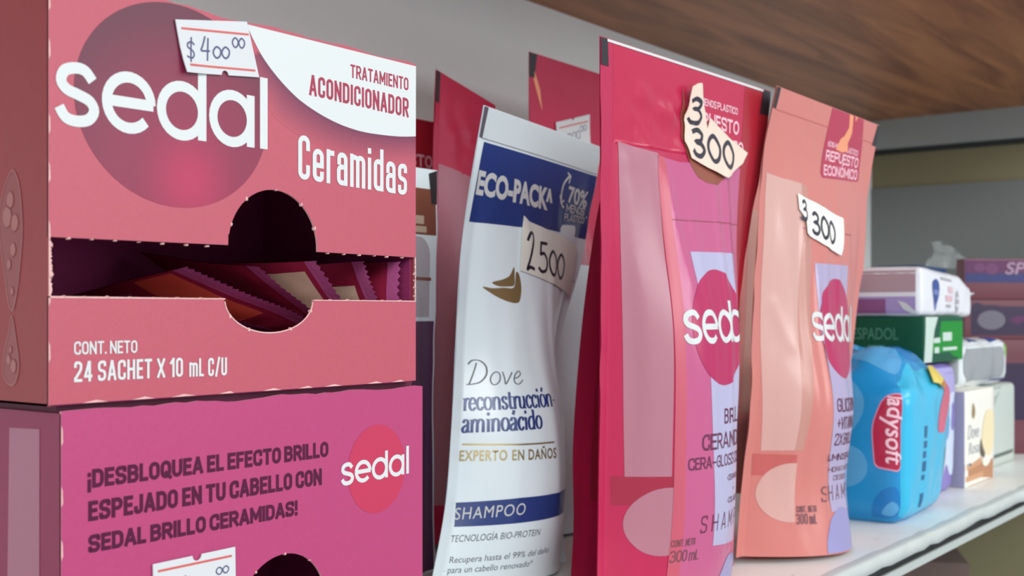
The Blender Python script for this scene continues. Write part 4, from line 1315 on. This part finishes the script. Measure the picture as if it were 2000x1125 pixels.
# price label tied to the tall raspberry pouch
mbx = MB()
lf = lambda x, y, o: fmC(x, y, o + .0006)
sheet(mbx, lf, [(23.0, 235.1), (38.2, 239.4), (39.6, 238.4), (41.2, 240.3), (56.6, 244.8), (55.4, 220), (24, 212)], PAPER, .0001, .0004, 4)
put(mbx, lf, stroke([(25.5, 232.0), (54.6, 240.2)], .8), REDL, .0005, 4)
put(mbx, lf, stroke([(26, 215.6), (54, 223.4)], .8), REDL, .0005, 4)
put(mbx, lf, letters('$3', 27, 222, 36.5, 5.5, .5, 'hand', y1=225), PEN, .0005, 4)
put(mbx, lf, letters('oo', 37, 226, 46, 6, .5, 'hand', y1=228.5, gap=.02), PEN, .0005, 4)
put(mbx, lf, letters('oo', 46, 232.5, 53, 4.4, .45, 'hand', y1=234.5, gap=.02), PEN, .0005, 4)
mbx.build('price_sticker', rC)

# ------------------------------------------------------------------ goods further along the shelf
def goods(name, label, cat, loc, rb, base, step, prints, yaw=0.0, group=None, sharp=40, mats=None, parts=None, body='wrapper'):
    mb = MB()
    rb.shell(mb, base, step, mats)
    for face, shape, m, lay in prints:
        h = rb.h * 2000
        lim = {'front': (h[0], h[2]), 'left': (h[1], h[2]), 'top': (h[0], h[1])}[face]
        put(mb, rb.fmap(face), clip2(shape, .05, .05, lim[0] - .05, lim[1] - .05), m, (12 + 12 * lay) * 1e-5, step * 1000)
    if parts:
        root = empty(name, loc, label, cat, group, yaw)
        mb.build(body, root, sharp=sharp)
        for pn, fn in parts:
            m2 = MB()
            fn(m2, rb)
            m2.build(pn, root)
        return root
    o = mb.build(name, None, loc, sharp)
    o.rotation_euler = (0, 0, yaw)
    return tag(o, label, cat, group)


R2 = lambda x0, y0, x1, y1: poly2([(x0, y0), (x1, y0), (x1, y1), (x0, y1)])
B_BLUE = mat('sky_blue_wrap', (28, 140, 200), .26, .5, bump=.15, bscale=60)
B_CYAN = mat('cyan_wrap_side', (52, 180, 220), .26, .5, bump=.15, bscale=60)
B_LB = mat('pale_blue_print', (84, 160, 210), .28)
B_DB = mat('deep_blue_print', (16, 118, 188), .28)
B_TXT = mat('dark_blue_print', (20, 86, 136), .35)
B_RED = mat('ruby_logo_print', (176, 34, 70), .28)
B_PK = mat('rose_label_print', (206, 92, 118), .35)
B_PKL = mat('pale_logo_letters', (238, 196, 210), .35)
B_YEL = mat('yellow_tag', (232, 206, 92), .35)
B_ORG = mat('amber_tag', (190, 120, 50), .35)

# blue pack of pads: puffy wrap gathered on top
LW, LD, LH = .120, .080, .098


def pads_post(p):
    x, y, z = p[:, 0].copy(), p[:, 1].copy(), p[:, 2].copy()
    t = np.clip(z / LH, 0, 1.1)
    x = x - (x + LW / 2) / LW * .040 * np.clip(1 - t, 0, 1) ** 1.1
    top = np.clip((t - .74) / .26, 0, 1)
    k = 1 - .19 * top ** 1.8
    x, y = (x + LW * .02) * k, y * k
    z = z - .013 * top * np.clip((1.9 * x / LW) ** 2 + (1.9 * y / LD) ** 2 - .15, 0, 1)
    z = z + top * (.0030 * vnoise(x * 48 + 3, y * 52, 5) - .0045 * np.abs(vnoise(x * 70 + y * 25, y * 60 - x * 20, 8)) + .003)
    x = x + .0020 * vnoise(z * 75, y * 45, 9) * np.clip((t - .55) * 3, 0, 1)
    y = y + .0022 * vnoise(z * 75, x * 55, 12) * np.clip((t - .55) * 3, 0, 1)
    return np.stack([x, y, z], 1)


rbL = RB(LW, LD, LH, r=.012, bulge=.003, wr=.0006, wf=60, seed=3, post=pads_post)
pill = fillet([(62.5, 33.5, 3), (79, 31.0, 4), (84.0, 52, 12), (84, 80.5, 3), (70, 81.5, 5), (60.5, 62, 14)], True)
prL = [('left', poly2(ell(30, 70, 26, 24, 30)), B_LB, 0), ('left', poly2(catmull([(20, 48), (48, 46), (58, 38), (56, 26), (42, 20), (15, 24)], 4, True)), B_LB, 0),
       ('left', poly2(catmull([(60, 0), (62, 14), (70, 22), (78, 20), (83, 8), (83, 0)], 4)), B_DB, 0), ('left', poly2(catmull([(66, 6), (72, 14), (78, 10), (74, 4)], 4, True)), B_LB, 1),
       ('left', poly2(pill), mat('pink_outline', (232, 150, 180), .35), 1), ('left', poly2([(73.2 + (x - 73.2) * .95, 56 + (y - 56) * .965) for x, y in pill]), B_RED, 2),
       ('left', rot2(words('ladysoft', 50.5, 52.6, 93, 10.5, .01, shear=.22), 72.5, 56, -90), B_PKL, 3),
       ('left', rot2(words('COMFORT', 40, 50, 72, 4.4, .006), 50, 60, -90), B_TXT, 2), ('left', rot2(words('SOFT', 40, 44, 60, 4.4, .006), 50, 60, -90), B_TXT, 2),
       ('top', poly2(catmull([(8, 8), (30, 4), (44, 20), (30, 40), (12, 34)], 4, True)), B_LB, 0), ('top', poly2(catmull([(56, 10), (80, 6), (100, 22), (84, 44), (60, 36)], 4, True)), B_DB, 0), ('top', poly2(catmull([(40, 46), (70, 52), (90, 60), (60, 72), (30, 66)], 4, True)), B_LB, 0), ('front', poly2(catmull([(70, 56), (74, 50), (88, 50), (100, 58), (112, 72), (117, 84), (98, 84), (80, 72)], 4, True)), B_PK, 1),
       ('front', R2(36, 8, 43, 16), B_TXT, 1), ('front', R2(36, 24, 42, 27), B_TXT, 1), ('front', R2(36, 29, 43, 35), B_TXT, 1), ('front', R2(36, 37, 42, 41), B_TXT, 1), ('front', R2(36, 43, 43, 47), B_TXT, 1), ('front', R2(36, 49, 42, 56), B_TXT, 1),
       ('front', R2(106, 22, 119, 38), mat('peach_print', (236, 190, 170), .4), 1)]


def tagflap(m2, rb):
    f = rb.fmap('front')
    sheet(m2, lambda x, y, o: f(x, y, o + .002), [(58, 86), (74, 96), (92, 97), (96, 87), (80, 79)], B_YEL, 0, .0006, 4)
    put(m2, lambda x, y, o: f(x, y, o + .002), poly2([(70, 83), (96, 87), (80, 79.2), (72, 80.5)]), B_ORG, .0008, 4)


def mk_loc(cx, cy, W, D, yaw, z=0.0):
    c, s = math.cos(yaw), math.sin(yaw)
    return (cx + c * W / 2 - s * D / 2, cy + s * W / 2 + c * D / 2, z)


goods('pad_pack', 'blue wrapped pack of pads with a ruby oval logo, by the salmon pouch', 'pack', mk_loc(.678, .2315, LW, LD, .05), rbL, B_BLUE, .004, prL, yaw=.05, sharp=None, mats={'front': B_CYAN}, parts=[('opening_tab', tagflap)])

# purple pack behind it
V_PUR = mat('violet_wrap', (128, 110, 186), .3, .5)
V_LAV = mat('lavender_wrap', (170, 160, 214), .3, .5)
V_ICE = mat('ice_blue_print', (206, 218, 240), .3)


def purple_post(p):
    p = p.copy()
    t = p[:, 2] / .09
    p[:, 0] += .0015 * vnoise(p[:, 2] * 80, p[:, 1] * 60, 3)
    p[:, 0] -= np.clip(p[:, 0], 0, 1) * .25 * np.clip(1 - t * 2.2, 0, 1)
    return p


rbP = RB(.054, .064, .0885, r=.006, bulge=.0015, wr=.0006, wf=80, seed=9, post=purple_post)
goods('pad_pack', 'violet and ice-blue pack of pads standing behind the blue pack', 'pack', (.823, .2855, 0), rbP, V_PUR, .004,
      [('front', poly2(catmull([(6, 12), (16, 8), (28, 20), (40, 12), (54, 14), (64, 30), (72, 60), (60, 66), (30, 70), (8, 66)], 4, True)), V_ICE, 0), ('front', R2(2, 68, 76, 87), V_LAV, 0),
       ('front', poly2(ell(30, 46, 6, 9, 20)), mat('mid_blue_print', (120, 150, 210), .35), 1), ('front', poly2(ell(44, 52, 5, 10, 20)), V_PUR, 1), ('front', poly2(ell(64, 60, 4, 6, 20)), mat('lime_print', (200, 216, 110), .35), 1),
       ('front', R2(12, 26, 22, 44), mat('teal_print', (70, 130, 150), .35), 1)], sharp=None)

# green soap carton lying across the packs
G_D = mat('bottle_green_card', (12, 80, 58), .5, .25)
G_L = mat('bright_green_card', (10, 136, 40), .5, .25)
G_T = mat('pale_green_print', (66, 128, 106), .4)
G_W = mat('mint_white_print', (200, 216, 206), .4)
rbG = RB(.087, .074, .031, r=.0008)
goods('soap_carton', 'green soap carton with a white stripe, lying across the pad packs', 'box', (.833, .2935, .0905), rbG, G_D, .012,
      [('left', words('ESPADOL', 25, 15.5, 57, 7.6, .012), G_T, 0), ('left', R2(36, 8, 48, 11.5), G_T, 0),
       ('front', R2(0, 0, 86, 31), G_L, 0), ('front', poly2([(1, .1), (17, .1), (19, 14), (22, 22), (30, 30.9), (4, 30.9)]), G_W, 1), ('front', poly2([(30, 30.9), (22, 22), (20, 16), (33, 17), (38, 30.9)]), G_D, 1),
       ('front', R2(20, 13, 34, 16.5), G_W, 1), ('front', R2(40, 14, 60, 20), G_W, 1), ('front', R2(22, 6, 32, 10), G_W, 1), ('front', R2(40, 7.4, 72, 9.6), G_W, 1)])

# film-wrapped soap bars on the green carton
W_W = mat('white_soap_wrap', (226, 226, 232), .25, .5, bump=.1, bscale=60)
W_P = mat('rosy_film_panel', (176, 146, 154), .22, .5)
W_V = mat('lavender_film_panel', (166, 146, 196), .22, .5)
W_M = mat('mauve_film_panel', (140, 84, 130), .22, .5)
W_B = mat('royal_blue_print', (40, 66, 140), .35)
W_G = mat('soft_grey_print', (164, 160, 166), .4)
W_R = mat('faded_rose_print', (216, 178, 184), .4)


def soap_post(p):
    p = p.copy()
    r = np.clip((p[:, 0] - .030) / .02, 0, 1)
    p[:, 2] -= r * .006 * np.clip(p[:, 2] / .028, 0, 1) + np.clip((p[:, 0] + .05) / .1, 0, 1) * .0055 * np.clip(p[:, 2] / .03, 0, 1)
    return p


rbS = RB(.112, .072, .0335, r=.0042, bulge=.0012, wr=.0004, wf=90, seed=4, post=soap_post)
fan = [(.054, -.030, .013), (.054, -.014, .0145), (.054, .004, .0135), (.054, .02, .0145), (.065, .018, .019), (.063, .002, .0165), (.066, -.014, .0195), (.063, -.036, .0175)]


def soap_tail(m2, rb):
    lo = [(x, y, z - .0006) for x, y, z in fan]
    m2.add(fan + lo, [(0, 1, 6, 7), (1, 2, 5, 6), (2, 3, 4, 5), (15, 14, 9, 8), (14, 13, 10, 9), (13, 12, 11, 10), (7, 6, 14, 15), (6, 5, 13, 14), (5, 4, 12, 13), (0, 7, 15, 8), (3, 11, 12, 4)], W_W, True)


goods('soap_pack', 'white film-wrapped soap pack with a blue drop emblem, topmost above the green carton', 'pack', (.843, .293, .1215), rbS, W_W, .004,
      [('left', R2(3, 16.5, 68, 31), W_P, 0), ('left', R2(3, 2, 68, 13.5), W_V, 0), ('left', R2(3, 2, 48, 12), W_M, 1), ('left', poly2([(56, 11), (62, 9), (70, 2), (66, 2), (60, 5)]), WHITE, 2),
       ('front', poly2(catmull([(26, 26.5), (20.5, 24), (20.5, 18), (24, 9), (26.5, 4), (29.5, 9), (34, 18), (33.5, 24), (29.5, 26.5)], 4, True)), W_B, 1), ('front', R2(22, 15.5, 32, 19), mat('slate_blue_print', (104, 124, 176), .4), 2),
       ('front', poly2(ell(27, 8, 2, 2, 12)), 'slate_blue_print', 2), ('front', R2(38, 27, 62, 29), W_G, 1), ('front', R2(52, 18, 62, 23), W_R, 1), ('front', R2(46, 11.5, 62, 16), W_R, 1), ('front', R2(48, 7, 60, 9), W_G, 1), ('front', poly2(ell(74, 12, 4.6, 9, 20)), W_G, 1), ('front', R2(70, 8, 78, 10), W_W, 2), ('front', R2(70, 14, 78, 15.5), W_W, 2)],
      sharp=None, parts=[('wrap_tail', soap_tail)], body='film_wrapper')

# white soap box on the shelf
D_W = mat('ivory_soap_card', (240, 236, 224), .4)
D_S = mat('lilac_grey_card', (150, 148, 176), .4)
D_B = mat('caramel_soap_print', (186, 128, 90), .45)
D_B2 = mat('caramel_light_print', (206, 152, 112), .45)
D_G = mat('grey_soft_letters', (176, 178, 184), .45)
D_C = mat('cream_soap_print', (240, 222, 178), .4)
D_K = mat('umber_print', (92, 76, 56), .45)
rbD = RB(.073, .060, .0685, r=.0012)
goods('soap_box', 'small ivory soap box with a caramel foot and cream swirl, standing on the shelf', 'box', (.8905, .2785, 0), rbD, D_W, .01,
      [('front', R2(0, .3, 73, 15), D_B, 0), ('front', poly2([(0, 17), (16, 16), (40, 19), (40, 14), (0, 12)]), D_B2, 1), ('front', R2(2, 4, 44, 8), D_B2, 1),
       ('front', poly2(catmull([(46, 24), (40, 32), (46, 46), (56, 52), (70, 50), (72, 34), (68, 22), (56, 18)], 5, True)), D_C, 1), ('front', poly2(catmull([(42, 14), (48, 20), (58, 18), (66, 19), (60, 13), (50, 11)], 4, True)), D_W, 2),
       ('front', poly2(catmull([(16, 51), (18, 59), (22, 57), (24, 52), (20, 48)], 4, True)), mat('brass_print', (150, 128, 70), .4), 1), ('front', words('Dove', 6, 34, 34, 10, .0, shear=.25), D_G, 1), ('front', words('Rosa', 8, 23, 34, 8.4, .0, shear=.25), D_G, 1), ('front', R2(6, 15, 14, 17), D_G, 1),
       ('front', poly2(catmull([(36, 22), (38, 32), (42, 26), (48, 20), (44, 18)], 4, True)), D_K, 2)], mats={'left': D_S, 'right': D_S})

# white wrapped roll pack on the soap box, shade painted grey on its sides
T_G = mat('shaded_wrap_grey', (150, 154, 158), .3, .5)
T_W = mat('milky_wrap', (222, 228, 230), .3, .5)
rbT = RB(.125, .07, .0345, r=.008, bulge=.002, wr=.0012, wf=50, seed=14)
goods('tissue_pack', 'white wrapped tissue pack, its sides coloured as in shade, lying on the ivory soap box', 'pack', (.9405, .2935, .0685), rbT, T_W, .004,
      [('front', poly2(rrect(5, 5, 108, 29, 9)), T_G, 0), ('top', poly2([(36, 4), (58, 4), (66, 16), (48, 18)]), W_B, 0), ('top', poly2([(84, 2), (104, 2), (108, 12), (92, 14)]), W_B, 0), ('front', poly2(ell(116, 26, 7, 5, 20)), mat('lime_green_print', (140, 214, 60), .4), 1),
       ('front', R2(74, 1, 112, 4), W_B, 1)], sharp=None, mats={'left': T_G})

# pale pack past the soap box
rbN = RB(.09, .06, .066, r=.004, bulge=.001)
goods('wipes_pack', 'pale grey-green pack standing past the ivory soap box', 'pack', (.998, .2925, 0), rbN, mat('sage_white_wrap', (196, 204, 196), .35), .008,
      [('front', R2(0, 8, 90, 11), mat('grey_green_line', (92, 102, 98), .5), 0), ('front', poly2([(0, 34), (0, 66), (50, 66)]), mat('sage_print', (166, 176, 168), .4), 0)])

# stacked cartons against the side wall
K_P = mat('dark_violet_card', (46, 28, 62), .4)
K_M = mat('plum_red_card', (108, 54, 66), .45)
K_B = mat('indigo_card', (40, 46, 104), .4)
K_V = mat('purple_card_print', (88, 28, 80), .4)
K_E = mat('mist_grey_print', (108, 102, 116), .4)
K_PK = mat('pale_rose_letters', (160, 130, 152), .4)
K_W = mat('pale_rose_edge', (140, 88, 102), .45)


def hair_box(label, z, h, prints, yaw=-.873, W=.085, D=.016):
    rb = RB(W, D, h, r=.001)
    c, s = math.cos(yaw), math.sin(yaw)
    goods('hair_dye_carton', label, 'box', (1.062 + c * W / 2 - s * D / 2, .310 + s * W / 2 + c * D / 2, z), rb, K_M, .012, prints, yaw=yaw, group='cartons stacked by the side wall')


hair_box('large plum carton at the bottom of the stack by the side wall', 0.0, .1008, [('front', R2(0, 30, 85, 80), K_P, 0)])
hair_box('dark violet carton with a pale oval, under the indigo-topped one', .1008, .035, [('front', R2(.2, 3.6, 84.8, 34.9), K_P, 0), ('front', poly2(ell(24.6, 17, 12.5, 8.4, 40)), K_E, 1), ('front', poly2([(40, 17), (48, 21), (60, 19), (48, 13)]), K_V, 1)])
hair_box('violet and indigo carton with pale letters, topmost of the side wall stack', .1358, .0358, [('front', R2(1, 15, 84.8, 34.6), K_B, 0), ('front', R2(1.5, 23, 84.8, 34.6), K_V, 1), ('front', R2(0, 34, 85, 35.8), K_W, 1), ('front', words('SP', 37, 22.5, 56, 10, .02, shear=.2), K_PK, 2),
          ('front', poly2(ell(14, 28, 5, 4, 20)), mat('faded_violet_print', (104, 48, 94), .4), 2), ('front', poly2(ell(25, 27, 6, 5, 20)), 'faded_violet_print', 2)], yaw=-.86)

# blue pack with loose clear wrap behind the soap bars
rbK = RB(.09, .05, .172, r=.004)


def cello(m2, rb):
    n = 14
    V, Fc = [], []
    for j in range(n + 1):
        for i in range(n + 1):
            a, b = i / n, j / n
            x, z = -.004 + .062 * a + .012 * b, .171 + .028 * b * (1 - .45 * a)
            y = -.02 + .005 * float(vnoise(a * 5, b * 4, 2)) - .012 * a
            V.append((x, y, z + .003 * float(vnoise(a * 6, b * 6, 7)) * b))
    k = n + 1
    m2.add(V, [(j * k + i, j * k + i + 1, (j + 1) * k + i + 1, (j + 1) * k + i) for j in range(n) for i in range(n)], mat('clear_film', (220, 228, 228), .12, .6, alpha=.22))


goods('tall_pack', 'deep blue pack with loose clear film, showing just above the wrapped soap bars', 'pack', (1.225, .412, 0), rbK, mat('deep_navy_wrap', (36, 70, 122), .35), .01, [], parts=[('clear_wrap', cello)], body='pack_body')
